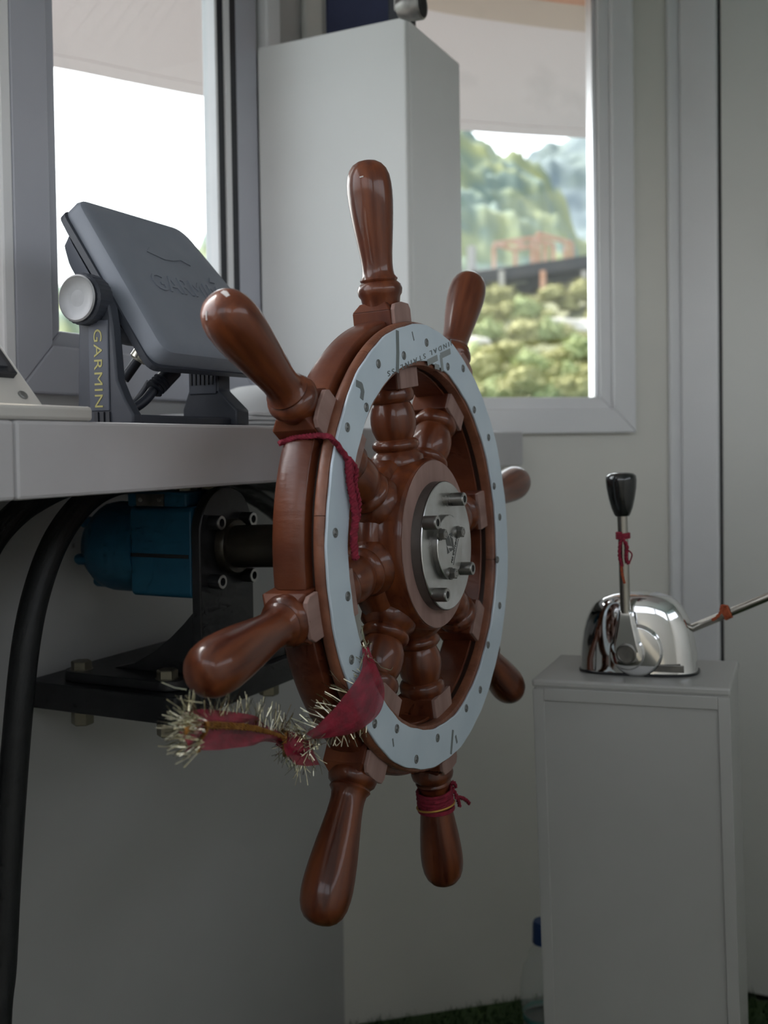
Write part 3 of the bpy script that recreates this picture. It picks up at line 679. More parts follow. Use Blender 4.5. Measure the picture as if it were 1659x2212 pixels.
B().prism(fish, -.0004, .0004, FMx).build('raised_fish', M_['plast'], ff, smooth=0)
# bail: two legs and a foot
def leg(x0, x1, poly, nm): return B().prism(poly, x0, x1, YZ).build(nm, M_['plast_d'], ff, smooth=30, bevel=.002)
l1 = leg(-.190, -.177, [(.222,ZD+.001),(.291,ZD+.001),(.289,ZD+.018),(.286,.215),(.289,.245),(.278,.262),(.262,.258),(.248,.235),(.2445,.215),(.2405,.165),(.2325,ZD+.026),(.222,ZD+.010)], 'mount_leg')
B().box((-.1915,.2490,ZD+.014),(-.1895,.2730,.222)).build('leg_panel', M_['plast_p'], ff, smooth=0, bevel=.001)
for yy in (.251,.258,.265): B().box((-.1918,yy-.0022,ZD+.002),(-.1895,yy+.0022,ZD+.013)).build('leg_rib', M_['gasket'], ff, smooth=0)
leg(-.030, -.006, [(.214,ZD+.001),(.285,ZD+.001),(.285,ZD+.020),(.277,ZD+.040),(.277,.200),(.238,.200),(.238,ZD+.040),(.214,ZD+.018)], 'mount_leg')
B().box((-.032,.240,ZD+.036),(-.0295,.275,.19)).build('leg_panel', M_['plast_p'], ff, smooth=0, bevel=.001)
for k in range(6): B().box((-.0335,.2425+k*.0055,ZD+.046),(-.0315,.2450+k*.0055,.187)).build('leg_rib', M_['gasket'], ff, smooth=0)
B().prism(rrect(-.188,-.006,.222,.289,.012), ZD+.0005, ZD+.010).build('mount_foot', M_['plast_d'], ff, smooth=30, bevel=.002)
text_mesh('GARMIN', frame((-.1916,.2660,.2135), (0,0,-1), (0,-1,0)), .074, .0098, .0003, 1.08).build('gold_lettering', M_['gold_print'], ff, smooth=0)
kb = B()
rk = []
for r_, h_ in ((.0165,-.002),(.0225,.001),(.0240,.006),(.0240,.020),(.0225,.0225)):
    rk.append([K+Vector((-h_+.004, (r_+(.0006 if k % 2 else 0))*math.cos(2*PI*k/60), (r_+(.0006 if k % 2 else 0))*math.sin(2*PI*k/60))) for k in range(60)])
kn = kb.loft(rk).build('knob', M_['plast_d'], ff, smooth=30)
B().lathe([(.0218,0),(.0222,.0012),(.0206,.0022),(.0196,.0014),(.012,.0002),(.0001,-.0004)], 48, zframe(K+Vector((-.0202,0,0)), (-1,0,0))).build('knob_cap', M_['knob_face'], kn, smooth=50, label='silver dished knob cap')
# connectors and cables
def cable(label, pts, r, root, nm='cable', m='cable'): return B().tube(spline(pts, 8), r, 10).build(nm, M_[m], root, smooth=60)
cb = thing('transducer_cable', 'dark cable with silver screw connector under the fish finder', 'cable', onY(262,830,.31))
p0, p1, p2, p3 = onY(310,760,.27), onY(298,778,.275), onY(268,820,.285), onY(245,850,.29)
B().lathe([(.0085,0),(.0095,.002),(.0095,.009),(.0075,.011)], 18, zframe(p0, p1-p0)).build('connector', M_['brass'], cb, smooth=40)
B().tube([p1, p2], .0052, 12).build('sleeve', M_['cable'], cb); B().tube(spline([p2, p3, onY(215,880,.30), onY(205,908,.31)+Vector((0,0,.002))], 6), .0032, 10).build('cord', M_['pvc'], cb)
cb2 = thing('power_cable', 'black power cable with ribbed red ended plug below the fish finder', 'cable', onY(320,860,.30))
q0, q1, q2 = onY(378,795,.262), onY(345,832,.268), onY(332,842,.27)
B().lathe([(.0085,0),(.0085,.006)], 16, zframe(q0, q1-q0)).build('red_collar', M_['redplug'], cb2, smooth=40)
B().tube([q0+(q1-q0)*.12, q1, q2], [.0098,.0092,.0085], 16).build('plug', M_['cable'], cb2, smooth=50)
for t in (.62,.74,.86,.98): B().lathe([(.0094,-.0007),(.0102,0),(.0094,.0007)], 16, zframe(q0+(q2-q0)*t, q2-q0)).build('plug_rib', M_['cable'], cb2, smooth=50)
B().tube(spline([q2, onY(310,868,.275), onY(275,888,.285), onY(230,902,.30)+Vector((0,0,.004))], 8), .0052, 12).build('cord', M_['cable'], cb2, smooth=60)
B().tube(spline([q1+Vector((0,.012,.004)), onY(300,862,.29), onY(268,885,.30), onY(225,900,.31)+Vector((0,0,.004))], 8), .0045, 12).build('cord', M_['cable'], cb2, smooth=60)

# ------------------------------------------------------------------ other things on the shelf
bx = thing('white_cabinet', 'tall white box cabinet standing on the shelf behind the wheel', 'cabinet', (.49, .33, ZD))
XB0, XB1, YB0, YB1, ZB = .3855, .592, .200, .447, .7035
B().box((XB0, YB0, ZD), (XB0+.016, YB1, ZB)).build('side_panel', M_['box'], bx, smooth=0, bevel=.003)
B().box((XB0+.0162, YB0, ZD), (XB1, YB0+.016, ZB)).build('front_panel', M_['box'], bx, smooth=0, bevel=.003)
B().box((XB1-.016, YB0+.016, ZD), (XB1, YB1, ZB)).build('side_panel', M_['box'], bx, smooth=0, bevel=.002)
B().box((XB0+.016, YB0+.016, ZB-.016), (XB1-.016, YB1, ZB)).build('top_panel', M_['box'], bx, smooth=0)
pY = lambda x: onX(x, 50, .43)
yA, yB_ = pY(700).y, pY(868).y
nv = thing('navy_bag', 'dark navy box shaped bag on top of the white cabinet', 'bag', (.48, .33, ZB))
B().box((.43, yB_, ZB+.0005), (.475, yA, ZB+.16)).build('body', M_['navy'], nv, smooth=0, bevel=.008)
B().box((.428, yB_-.006, ZB+.001), (.47, yB_+.022, ZB+.165)).build('black_side', M_['gasket'], nv, smooth=0, bevel=.004)
lp = thing('round_lamp', 'small grey round lamp on the corner of the white cabinet', 'lamp', (.44, .21, ZB))
lc = at(889, 14, 1.36)
La = Vector((.02,-1.0,-.02)).normalized()
B().lathe([(.0001,-.020),(.012,-.018),(.0175,-.006),(.0185,.006),(.0185,.014),(.0165,.016),(.0149,.0150)], 28, zframe(lc, La), caps=False).build('shell', M_['bolt'], lp, smooth=40)
B().lathe([(.0150,.0152),(.0001,.0150)], 28, zframe(lc, La), caps=False).build('lens', M_['black'], lp)
B().box((lc.x-.008, lc.y-.001, ZB+.0003), (lc.x+.008, lc.y+.022, lc.z-.004)).build('foot', M_['bolt'], lp, smooth=0, bevel=.001)
for k, (zz, dx, lb) in enumerate(((.000,0,'lowest folded white sheet in the pile on the shelf'),(.0055,.006,'second folded white sheet in the pile on the shelf'),(.011,-.004,'third folded white sheet in the pile on the shelf'),(.0165,.004,'topmost folded white sheet under the domed white cap'))):
    o = B().prism(rrect(.105+dx, .335+dx, .285, .435, .012), ZD+zz+.0005, ZD+zz+.0052).build('folded_sheet', M_['cloth'], smooth=30, bevel=.0018)
    tag(o, lb, 'cloth', 'folded white sheets on the shelf')
dm = B(); dmv = []
for h_, r_ in ((0,.070),(.010,.0695),(.020,.064),(.030,.050),(.036,.033),(.039,.012),(.0393,.001)):
    dmv.append([Vector((.235+r_*1.12*math.cos(a), .355+r_*.85*math.sin(a), ZD+.0225+h_)) for a in [2*PI*k/40 for k in range(40)]])
tag(dm.loft(dmv).build('domed_cap', M_['cloth'], smooth=60), 'white domed cap lying on the folded sheets', 'cap')
# sloped instrument housing and the cream board below it
ih = thing('instrument_housing', 'white sloped instrument housing with a dark screen at the far left', 'instrument', (-.5, .22, ZD))
pe = onY(205, 905, YF+.002); 
bd = B().prism(rrect(-.62, pe.x, YF+.003, .30, .004), ZD+.0005, ZD+.0125); 
tag(bd.build('cream_board', M_['cream'], smooth=30, bevel=.003), 'thin cream board lying along the front of the shelf', 'board')
pb_ = onY(96, 882, .20); XR = pb_.x
tp = onX(0, 748, XR); tp2 = onX(-60, 660, XR)
sl_ = (tp2-pb_); zb0 = ZD+.013
hp = [(.20, zb0), (.20+sl_.y*1.0, zb0+sl_.z), (.20+sl_.y+.03, zb0+sl_.z), (.20+sl_.y+.03, zb0)]
B().prism(hp, XR-.26, XR, YZ).build('housing', M_['cream'], ih, smooth=0, bevel=.002)
sn = Vector((0, sl_.y, sl_.z)).normalized(); nn = sn.cross(Vector((1,0,0)))
if nn.y > 0: nn = -nn
def hs_(u, t, d): return Vector((XR+u, .20, zb0))+sn*t+nn*d
def slab(u0, u1, t0, t1, d0, d1, m, nm, par, bev=.001):
    v = [hs_(u0,t0,d0),hs_(u1,t0,d0),hs_(u1,t1,d0),hs_(u0,t1,d0),hs_(u0,t0,d1),hs_(u1,t0,d1),hs_(u1,t1,d1),hs_(u0,t1,d1)]
    return B().add(v, [(0,3,2,1),(4,5,6,7),(0,1,5,4),(1,2,6,5),(2,3,7,6),(3,0,4,7)]).build(nm, m, par, smooth=0, bevel=bev)
scr = slab(-.24, -.012, .030, .12, -.001, .006, M_['gasket'], 'screen_frame', ih)
slab(-.235, -.020, .036, .115, .005, .0075, M_['plast_d'], 'screen', scr, 0)
B().lathe([(.0042,0),(.0042,.0012),(.0034,.0018),(.0001,.0010)], 16, zframe(hs_(-.016,.011,.0), nn)).build('screw', M_['screw'], ih, smooth=30)

# ------------------------------------------------------------------ control pedestal and throttle
PR = R(4); LEAN = R(1.4); ZP = CAM.z-.293
pd = thing('control_pedestal', 'narrow white pedestal box carrying the chrome throttle control', 'pedestal', (.372,-.122-(ZP-FLOOR)*math.sin(LEAN),FLOOR+.003), (-LEAN,0,PR))
PMx = MW[pd]
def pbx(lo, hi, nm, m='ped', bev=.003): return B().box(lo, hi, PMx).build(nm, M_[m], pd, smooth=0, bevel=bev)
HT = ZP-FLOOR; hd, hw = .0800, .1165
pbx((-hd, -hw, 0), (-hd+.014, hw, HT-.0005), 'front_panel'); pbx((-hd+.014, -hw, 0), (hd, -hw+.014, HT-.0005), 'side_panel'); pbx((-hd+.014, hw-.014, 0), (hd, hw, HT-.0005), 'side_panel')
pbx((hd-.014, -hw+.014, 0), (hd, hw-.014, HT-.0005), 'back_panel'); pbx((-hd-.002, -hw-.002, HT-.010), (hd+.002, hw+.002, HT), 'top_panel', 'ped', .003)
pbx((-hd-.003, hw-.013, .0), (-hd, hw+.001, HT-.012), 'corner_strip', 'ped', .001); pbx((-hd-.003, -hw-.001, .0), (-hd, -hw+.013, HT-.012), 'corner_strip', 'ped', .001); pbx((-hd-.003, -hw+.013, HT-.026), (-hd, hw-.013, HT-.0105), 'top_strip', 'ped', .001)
th = thing('throttle_control', 'chrome throttle control with upright black knobbed lever', 'throttle', (.368,-.124,ZP+.0035), (-LEAN,0,PR))
TM = MW[th]
def se(a, b_, z, n=40, e=3.2, sx=0.0):
    o = []
    for k in range(n):
        t = 2*PI*k/n; c, s_ = math.cos(t), math.sin(t)
        o.append(TM @ Vector((sx+b_*math.copysign(abs(c)**(2/e), c), a*math.copysign(abs(s_)**(2/e), s_), z)))
    return o
B().loft([se(.0745,.0385,.0003), se(.0745,.0385,.0022), se(.073,.037,.003)]).build('base_gasket', M_['blackmetal'], th, smooth=40)
rows = [(.0730,.0365,.0028),(.0725,.036,.006),(.0722,.0362,.018),(.0705,.0358,.034),(.0678,.0350,.050),(.0640,.0338,.064),(.0588,.0322,.076),(.0515,.0298,.0865),(.042,.0262,.0935),(.030,.021,.098),(.017,.013,.1002),(.004,.003,.1008)]
hs0 = B().loft([se(*r) for r in rows]).build('housing', M_['chrome'], th, smooth=60)
def tl(x, y, z): return TM @ Vector((x, y, z))
TX = TM.to_3x3()
LY = .0070      # pivot, along the pedestal's width
bs = B().lathe([(.0330,0),(.0322,.005),(.0300,.0075),(.0290,.0078)], 48, zframe(tl(-.0335, LY-.010, .0315), TX @ Vector((-1,0,0)))).build('boss_ring', M_['chrome'], th, smooth=40)
lv = B().lathe([(.0215,0),(.0215,.005),(.0195,.0085),(.0130,.0100)], 40, zframe(tl(-.0405, LY, .0300), TX @ Vector((-1,0,0)))).build('lever', M_['chrome'], th, smooth=40)
arm = [[tl(-.0415+dx_, LY+dy, z) for dx_, dy in ((0,-w_),(-t_,-w_*.75),(-t_,w_*.75),(0,w_))] for z, w_, t_ in ((.030,.0205,.009),(.050,.0165,.0095),(.068,.0120,.0095),(.080,.0100,.009),(.084,.0080,.008))]
B().loft(arm).build('arm', M_['chrome'], lv, smooth=30, bevel=.002)
B().lathe([(.0125,0),(.0125,.0012),(.0105,.0022),(.0095,.0012),(.0001,.0010)], 32, zframe(tl(-.0503, LY, .0300), TX @ Vector((-1,0,0)))).build('pivot_cap', M_['bolt'], lv, smooth=40)
B().lathe([(.0064,.080),(.0062,.215)], 24, TM @ Matrix.Translation((-.0455, LY, 0))).build('rod', M_['rod'], lv, smooth=40)
B().lathe([(.0085,.200),(.0100,.2025),(.0130,.210),(.0160,.222),(.0182,.235),(.0189,.244),(.0182,.2495),(.0150,.2525),(.0080,.2538),(.0001,.254)], 36, TM @ Matrix.Translation((-.0455, LY, 0))).build('knob', M_['knob'], lv, smooth=50, label='black tapered knob')
ra, rb = onX(1478,1364,.395), onX(1740,1256,.395)
B().tube([ra, rb], .0052, 20).build('rear_lever', M_['rod'], th, smooth=60)
B().lathe([(.010,0),(.010,.018)], 20, zframe(ra-(rb-ra).normalized()*.012, rb-ra)).build('lever_socket', M_['bolt'], th, smooth=40)
pn = tl(-.0366,-.037,.011)
B().box((-.0372,-.060,.0060),(-.0355,-.012,.0150), TM).build('name_strip', M_['bolt'], th, smooth=0, bevel=.001)
# threads tied to the levers
rt = thing('red_thread', 'red thread knotted round the upright throttle lever', 'thread', tl(-.0455,LY,.17))
b = B(); hp_ = [tl(-.0455+.0076*math.cos(a), LY+.0076*math.sin(a), .172+.0075*a/(2*PI*3.5)) for a in [2*PI*3.5*k/70 for k in range(71)]]
b.tube(hp_, .0017, 6); b.build('winding', M_['thread'], rt, smooth=60)
kx = -.0545
def tlp(l): return [tl(kx, LY+y, z) for y, z in l]
twisted(B(), spline(tlp([(0,.174),(.003,.163),(.0035,.150),(.001,.139)]), 8), .0013, 2, 4).build('loose_end', M_['thread'], rt, smooth=60)
twisted(B(), spline(tlp([(0,.174),(-.006,.163),(-.0045,.150),(-.007,.142)]), 8), .0014, 2, 4).build('loose_end', M_['thread'], rt, smooth=60)
B().tube(spline(tlp([(-.005,.160),(-.0115,.154),(-.009,.145),(-.0065,.142)]), 8), .0010, 6).build('loop', M_['thread'], rt, smooth=60)
twisted(B(), spline(tlp([(.002,.140),(.001,.128),(-.0015,.118)]), 8), .0010, 2, 3).build('loose_end', M_['thread_o'], rt, smooth=60)
ot = thing('orange_thread', 'orange thread knotted round the slanted rear throttle lever', 'thread', onX(1568,1318,.395))
dr = (rb-ra).normalized(); pm = onX(1570,1323,.395); uu = dr.orthogonal().normalized(); vv = dr.cross(uu)
b = B(); b.tube([pm+dr*(.008*(k/60-.5))+(uu*math.cos(.52*k)+vv*math.sin(.52*k))*.0072 for k in range(61)], .0019, 6); b.build('winding', M_['thread_o'], ot, smooth=60)
twisted(B(), spline([pm+AR*-.002+Vector((0,0,.008))-AF*.003, pm+AR*-.0085+Vector((0,0,.0085))-AF*.007, pm+AR*-.011+Vector((0,0,.001))-AF*.009, pm+AR*-.017+Vector((0,0,-.006))-AF*.009, pm+AR*-.021+Vector((0,0,-.008))-AF*.009], 8), .0012, 2, 4).build('loose_end', M_['thread_o'], ot, smooth=60)

# ------------------------------------------------------------------ bottle and grass mat
bt = thing('water_bottle', 'clear plastic bottle with blue cap behind the pedestal', 'bottle', (.655,.098,FLOOR))
BM = Matrix.Translation((.655,.098,FLOOR+.0062)) @ Matrix.Diagonal((1,1,1.26,1))
B().lathe([(.030,0),(.0345,.004),(.0350,.03),(.0335,.06),(.0335,.075),(.0372,.092),(.0385,.106),(.0375,.120),(.032,.140),(.0235,.158),(.0145,.170),(.0135,.182)], 32, BM, caps=False).build('body', M_['bottle'], bt, smooth=60)
B().lathe([(.0295,.002),(.0340,.006),(.0340,.03),(.0325,.06),(.0325,.073),(.0001,.0735)], 32, BM).build('contents', M_['liquid'], bt, smooth=60)
B().lathe([(.0338,.073),(.0338,.080)], 32, BM, caps=False).build('band', M_['teal'], bt, smooth=60)
B().lathe([(.0175,.171),(.0178,.174),(.0172,.1755),(.0170,.195),(.0150,.199),(.0001,.1995)], 28, BM).build('cap', M_['cap'], bt, smooth=40)
gm = thing('grass_mat', 'green artificial grass mat on the wheelhouse floor', 'mat', (.5,-.4,FLOOR))
B().box((-.3,-1.4,FLOOR+.0005),(1.03,.44,FLOOR+.006)).build('backing', M_['grass'], gm, smooth=0)
def inside(x, y):
    q = Vector((x, y, 0))-C0; return q.dot(FN) < -.006 and y < YW-.006 and x < XS-.03
v = []; f = []
cnt = 0
while cnt < 16000:
    x = random.uniform(.25, 1.06); y = random.uniform(-.75, .455)
    if not inside(x, y): continue
    cnt += 1; a = random.uniform(0, 2*PI); h = random.uniform(.012,.027); w_ = .0016; lx = random.gauss(0,.008); ly = random.gauss(0,.008)
    n = len(v); c, s_ = math.cos(a)*w_, math.sin(a)*w_
    v += [Vector((x-c,y-s_,FLOOR+.004)), Vector((x+c,y+s_,FLOOR+.004)), Vector((x+lx,y+ly,FLOOR+h))]; f.append((n,n+1,n+2))
b = B(); b.v = v; b.f = f; b.build('blades', M_['grass'], gm, smooth=0, fix=False, kind='stuff')

# ------------------------------------------------------------------ threads and tinsel ribbon on the wheel
def wp_(x, y, Yl): return WM @ onW(x, y, Yl)
ct = thing('hanging_thread', 'red twisted cord looped over the rim and hanging across the pale ring', 'thread', wp_(735,972,-.004))
path = spline([wp_(604,958,.052), wp_(640,945,.034)+Vector((0,0,0)), wp_(690,941,.010), wp_(714,946,-.0030), wp_(734,968,-.0040), wp_(750,992,-.0045), wp_(762,1022,-.0050)], 8)
twisted(B(), path, .0016, 3, 14, .0015).build('cord', M_['thread'], ct, smooth=60)
path = spline([wp_(752,990,-.0050), wp_(756,1040,-.0056), wp_(764,1085,-.006), wp_(768,1120,-.006), wp_(764,1160,-.006), wp_(768,1207,-.006)], 8)
twisted(B(), path, .0019, 3, 10, .0021).build('hanging_end', M_['thread'], ct, smooth=60)
path = spline([wp_(752,990,-.0055), wp_(769,1015,-.006), wp_(767,1050,-.006), wp_(775,1085,-.006), wp_(773,1120,-.006)], 8)
twisted(B(), path, .0015, 2, 7, .0015).build('hanging_end', M_['thread'], ct, smooth=60)
# windings on the lower right handle
hw_ = thing('red_wrap', 'red thread with a gold strand wound round the lower right handle', 'thread', WM @ Vector((.27*math.sin(ANG[4]), HY, .27*math.cos(ANG[4]))))
ha = ANG[4]; HD = Vector((math.sin(ha),0,math.cos(ha))); HX = Vector((0,1,0)); HZ = HD.cross(HX)
def hpnt(s_, a, r): return WM @ (Vector((0,HY,0))+HD*s_+(HX*math.cos(a)+HZ*math.sin(a))*r)
b = B()
b.tube([hpnt(.2665+.0165*k/220+.0015*math.sin(k*.11), .5*k, .0183+.0004*math.sin(k*1.7)) for k in range(221)], .0016, 6)
b.tube([hpnt(.2855+.004*k/50+.002*math.sin(k*.25), .25*k, .0188) for k in range(51)], .0013, 6)
b.build('winding', M_['thread'], hw_, smooth=60)
B().tube([hpnt(.2840+.0028*math.sin(.25*k+1.), .25*k, .0202) for k in range(27)], .0011, 6).build('gold_strand', M_['thread_g'], hw_, smooth=60)
e0 = wp_(975,1697,.02)
for nm, pl_ in (('loose_end', [(975,1697,.018),(984,1715,.012),(990,1730,.012),(993,1742,.012)]), ('loose_end', [(984,1722,.012),(996,1723,.012),(1006,1728,.012),(1014,1736,.012)]), ('loose_end', [(972,1692,.018),(980,1690,.014),(985,1700,.014)])):
    twisted(B(), spline([wp_(*q) for q in pl_], 6), .0013, 2, 4).build(nm, M_['thread'], hw_, smooth=60)
# ribbon
rbn = thing('tinsel_ribbon', 'sheer red ribbon with gold trim and tinsel fringe tied round the rim', 'ribbon', wp_(650,1590,.03))
def curve(l, n=8): return spline([wp_(*q) for q in l], n)
e1 = curve([(787,1392,.010),(792,1398,-.0035),(816,1440,-.0045),(829,1490,-.006),(818,1543,-.005),(772,1580,-.004),(712,1593,-.0015),(668,1598,.010)])
e2 = curve([(783,1396,.012),(784,1402,-.0030),(780,1445,-.0035),(757,1487,-.0040),(729,1522,-.0035),(705,1546,-.003),(688,1566,.001),(660,1585,.012)])
rows_ = []
for t in [k/8 for k in range(9)]:
    rows_.append([a.lerp(c, t)+(WM.to_3x3() @ Vector((0,-.0035*math.sin(PI*t)-.0008*math.sin(9*t+.3*i),0))) for i, (a, c) in enumerate(zip(e1, e2))])
b = B()
for k in range(8): b.strip(rows_[k], rows_[k+1])
b.build('wrap', M_['ribbon'], rbn, smooth=60, fix=False)
t1 = curve([(398,1548,.026),(430,1533,.022),(490,1536,.030),(545,1548,.028),(590,1572,.030),(632,1592,.032)])
t2 = curve([(392,1630,.022),(430,1622,.030),(480,1619,.026),(530,1610,.032),(585,1603,.030),(628,1612,.032)])
tr = []
for t in [k/8 for k in range(9)]:
    tr.append([a.lerp(c, t)+(WM.to_3x3() @ Vector((0,.004*math.sin(2*PI*t+.22*i)+.002*math.sin(5*t+.5*i),0))) for i, (a, c) in enumerate(zip(t1, t2))])
b = B()
for k in range(8): b.strip(tr[k], tr[k+1])
b.build('tail', M_['ribbon'], rbn, smooth=60, fix=False)
gt = B()
for r_ in ([p.lerp(q, .30) for p, q in zip(t1, t2)], [p.lerp(q, .36) for p, q in zip(t1, t2)], [p.lerp(q, .42) for p, q in zip(t1, t2)]):
    twisted(gt, [p+Vector((-.002,-.003,0)) for p in r_], .0008, 2, 16, .0008)
gt.build('gold_trim', M_['goldtrim'], rbn, smooth=60)
gt = B(); i_ = 9
twisted(gt, spline([tr[k][i_]+Vector((-.003,-.003,0)) for k in range(2,9)], 4), .0009, 2, 6, .001); gt.build('gold_trim', M_['goldtrim'], rbn, smooth=60)
kc = wp_(634,1606,.026); kb_ = []
bmk = bmesh.new(); bmesh.ops.create_icosphere(bmk, subdivisions=3, radius=1)
for vv_ in bmk.verts:
    n_ = noise.noise(vv_.co*2.2)*.35; vv_.co *= (1+n_)
b = B(); b.add([kc+AR*(q.co.x*.0135)+AU*(q.co.z*.0085-q.co.x*.003)+AF*(q.co.y*.010) for q in bmk.verts], [[w__.index for w__ in f_.verts] for f_ in bmk.faces]); bmk.free()
b.build('knot', M_['ribbon'], rbn, smooth=60)
tw_ = B(); twisted(tw_, [kc+AR*(-.006)+AU*(.009*math.cos(a))-AF*(.011*math.sin(a)) for a in [2*PI*k/24 for k in range(25)]], .0011, 3, 8, .0014); tw_.build('gold_trim', M_['goldtrim'], rbn, smooth=60)
d1_ = curve([(612,1606,.024),(618,1630,.020),(640,1652,.022)]); d2_ = curve([(668,1600,.024),(676,1622,.028),(690,1652,.022)])
b = B(); mid = [a.lerp(c, .5)+AF*-.004 for a, c in zip(d1_, d2_)]; b.strip(d1_, mid); b.strip(mid, d2_); b.build('short_end', M_['ribbon'], rbn, smooth=60, fix=False)
ts = B()
def blade(p, d, L, wd=.00026):
    d = d.normalized(); s_ = d.cross(AF+Vector((random.gauss(0,.5),random.gauss(0,.5),random.gauss(0,.5)))).normalized()*wd
    m_ = p+d*L*.55+AF*random.gauss(0,.0015)+AR*random.gauss(0,.0008); e_ = p+d*L+AR*random.gauss(0,.0015)+AU*random.gauss(0,.001)
    ts.add([p-s_, p+s_, m_+s_, m_-s_, e_+s_, e_-s_], [(0,1,2,3),(3,2,4,5)])
def px_dir(ax, ay, jit): return AR*(ax+random.gauss(0,jit))-AU*(ay+random.gauss(0,jit))+AF*random.gauss(0,jit*1.3)
for k in range(140):       # along the tail, standing up
    t = random.random()*.96; i = t*(len(t1)-1); p = t1[int(i)].lerp(t2[int(i)], random.uniform(.18,.38)); blade(p, px_dir(.12 if t > .25 else -.3, -1, .22), random.uniform(.012,.024))
for k in range(120):       # frayed left end
    s_ = random.random(); p = t1[0].lerp(t2[0], s_)+AR*random.uniform(0,.016); blade(p, px_dir(-1, .35*(s_-.5)+random.gauss(0,.2), .28), random.uniform(.008,.020))
for k in range(26): p = wp_(400,1585,.026); blade(p+AR*random.gauss(.006,.006)+AU*random.gauss(0,.010), px_dir(-1,.1,.5), random.uniform(.008,.020))
for k in range(90):       # knot
    blade(kc+AR*random.gauss(.004,.010)+AU*random.gauss(.003,.006)-AF*.008, px_dir(random.gauss(.1,.6), random.gauss(-.3,.8), .3), random.uniform(.008,.018))
for k in range(70):       # below the knot
    i = random.randrange(len(d1_)); blade(d1_[i].lerp(d2_[i], random.random()), px_dir(random.gauss(-.15,.5), 1, .25), random.uniform(.008,.017))
for k in range(64):       # upper edge of the wrap
    i = random.randrange(12, len(e2)); blade(e2[i], px_dir(-1, -.42, .18)-WM.to_3x3() @ Vector((0,.2,0)), random.uniform(.010,.024))
for k in range(26):
    i = random.randrange(2, 14); blade(e2[i].lerp(e1[i], random.uniform(0,.5))+WM.to_3x3() @ Vector((0,-.003,0)), px_dir(random.gauss(0,.5), random.gauss(0,.8), .4), random.uniform(.004,.009), .0003)
for k in range(26):
    i = random.randrange(34, len(e1)); blade(e1[i], px_dir(.05, 1, .3), random.uniform(.005,.010), .0003)
zz = spline([wp_(800,1420,-.006), wp_(815,1432,-.008), wp_(822,1440,-.008), wp_(832,1444,-.008), wp_(843,1447,-.008), wp_(848,1441,-.008)], 5); ts.tube(zz, .0005, 4)
for sx_ in (0, 3): ts.tube(spline([wp_(781+sx_,1352,-.004), wp_(785-sx_,1372,-.004), wp_(789+sx_,1395,-.004), wp_(784,1420,-.005), wp_(776,1446,-.005)], 5), .0005, 4)
ts.build('tinsel', M_['tinsel'], rbn, smooth=0, fix=False, kind='stuff')

# ------------------------------------------------------------------ outside: river, bank, hills
struct(tag(B().box((-300,-60,-2.2),(400,400,-2.1)).build('river', M_['water'], smooth=0), 'flat grey green river water beyond the boat', 'water', kind='structure'))
def interp(prof, x):
    if x <= prof[0][0]: return prof[0][1]
    for (a, b_), (c, d_) in zip(prof, prof[1:]):
        if x <= c: t = (x-a)/(c-a); t = t*t*(3-2*t); return b_+(d_-b_)*t
    return prof[-1][1]
def hill(name, prof, d0, d1, m, amp, fr_, x0=-500, x1=2300, nx=420, nz=60, base=-2.1, label='', cat='hill'):
    v = []; f = []
    for j in range(nz+1):
        t = j/nz
        for i in range(nx+1):
            x = x0+(x1-x0)*i/nx
            d = d0+(d1-d0)*t
            ztop = at(x, interp(prof, x), d1).z
            p = at(x, 900, d); z = base+(ztop-base)*(t**.8)
            q = Vector((p.x, p.y, z)); nn_ = noise.turbulence(q*fr_, 4, False)
            z += (amp*(nn_-.6)+amp*.22*noise.noise(q*fr_*5.5)+amp*.10*noise.noise(q*fr_*14))*min(1, t*4)
            v.append((p.x, p.y, z))
    for j in range(nz):
        for i in range(nx): k = j*(nx+1)+i; f.append((k, k+1, k+nx+2, k+nx+1))
    # back side down to the ground so it is a solid ridge
    for i in range(nx+1):
        x = x0+(x1-x0)*i/nx; p = at(x, 900, d1*1.25); v.append((p.x, p.y, base))
    k0 = nz*(nx+1); k1 = (nz+1)*(nx+1)
    for i in range(nx): f.append((k0+i, k0+i+1, k1+i+1, k1+i))
    o = B(); o.v = [Vector(q) for q in v]; o.f = [list(q) for q in f]
    o = o.build(name, m, smooth=180, fix=False); return tag(o, label, cat, kind='structure')
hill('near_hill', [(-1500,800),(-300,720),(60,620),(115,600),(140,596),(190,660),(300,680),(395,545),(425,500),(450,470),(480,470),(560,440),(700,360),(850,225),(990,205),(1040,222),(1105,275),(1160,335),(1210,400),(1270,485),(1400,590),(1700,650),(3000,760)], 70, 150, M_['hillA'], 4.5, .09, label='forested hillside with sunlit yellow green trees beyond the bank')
hill('far_hill', [(-1500,760),(200,720),(700,600),(1000,420),(1085,345),(1120,322),(1160,302),(1200,285),(1300,260),(1500,240),(1900,330),(3000,500)], 180, 300, M_['hillB'], 7, .035, label='haze tinted blue green mountain rising behind the nearer hill')
hill('river_bank', [(-1500,985),(300,960),(700,760),(960,655),(1100,640),(1280,628),(1500,640),(3000,800)], 16, 40, M_['bank'], .5, .6, x0=200, x1=2400, nx=150, nz=20, label='stony river bank with shrubs sloping up from the water', cat='bank')
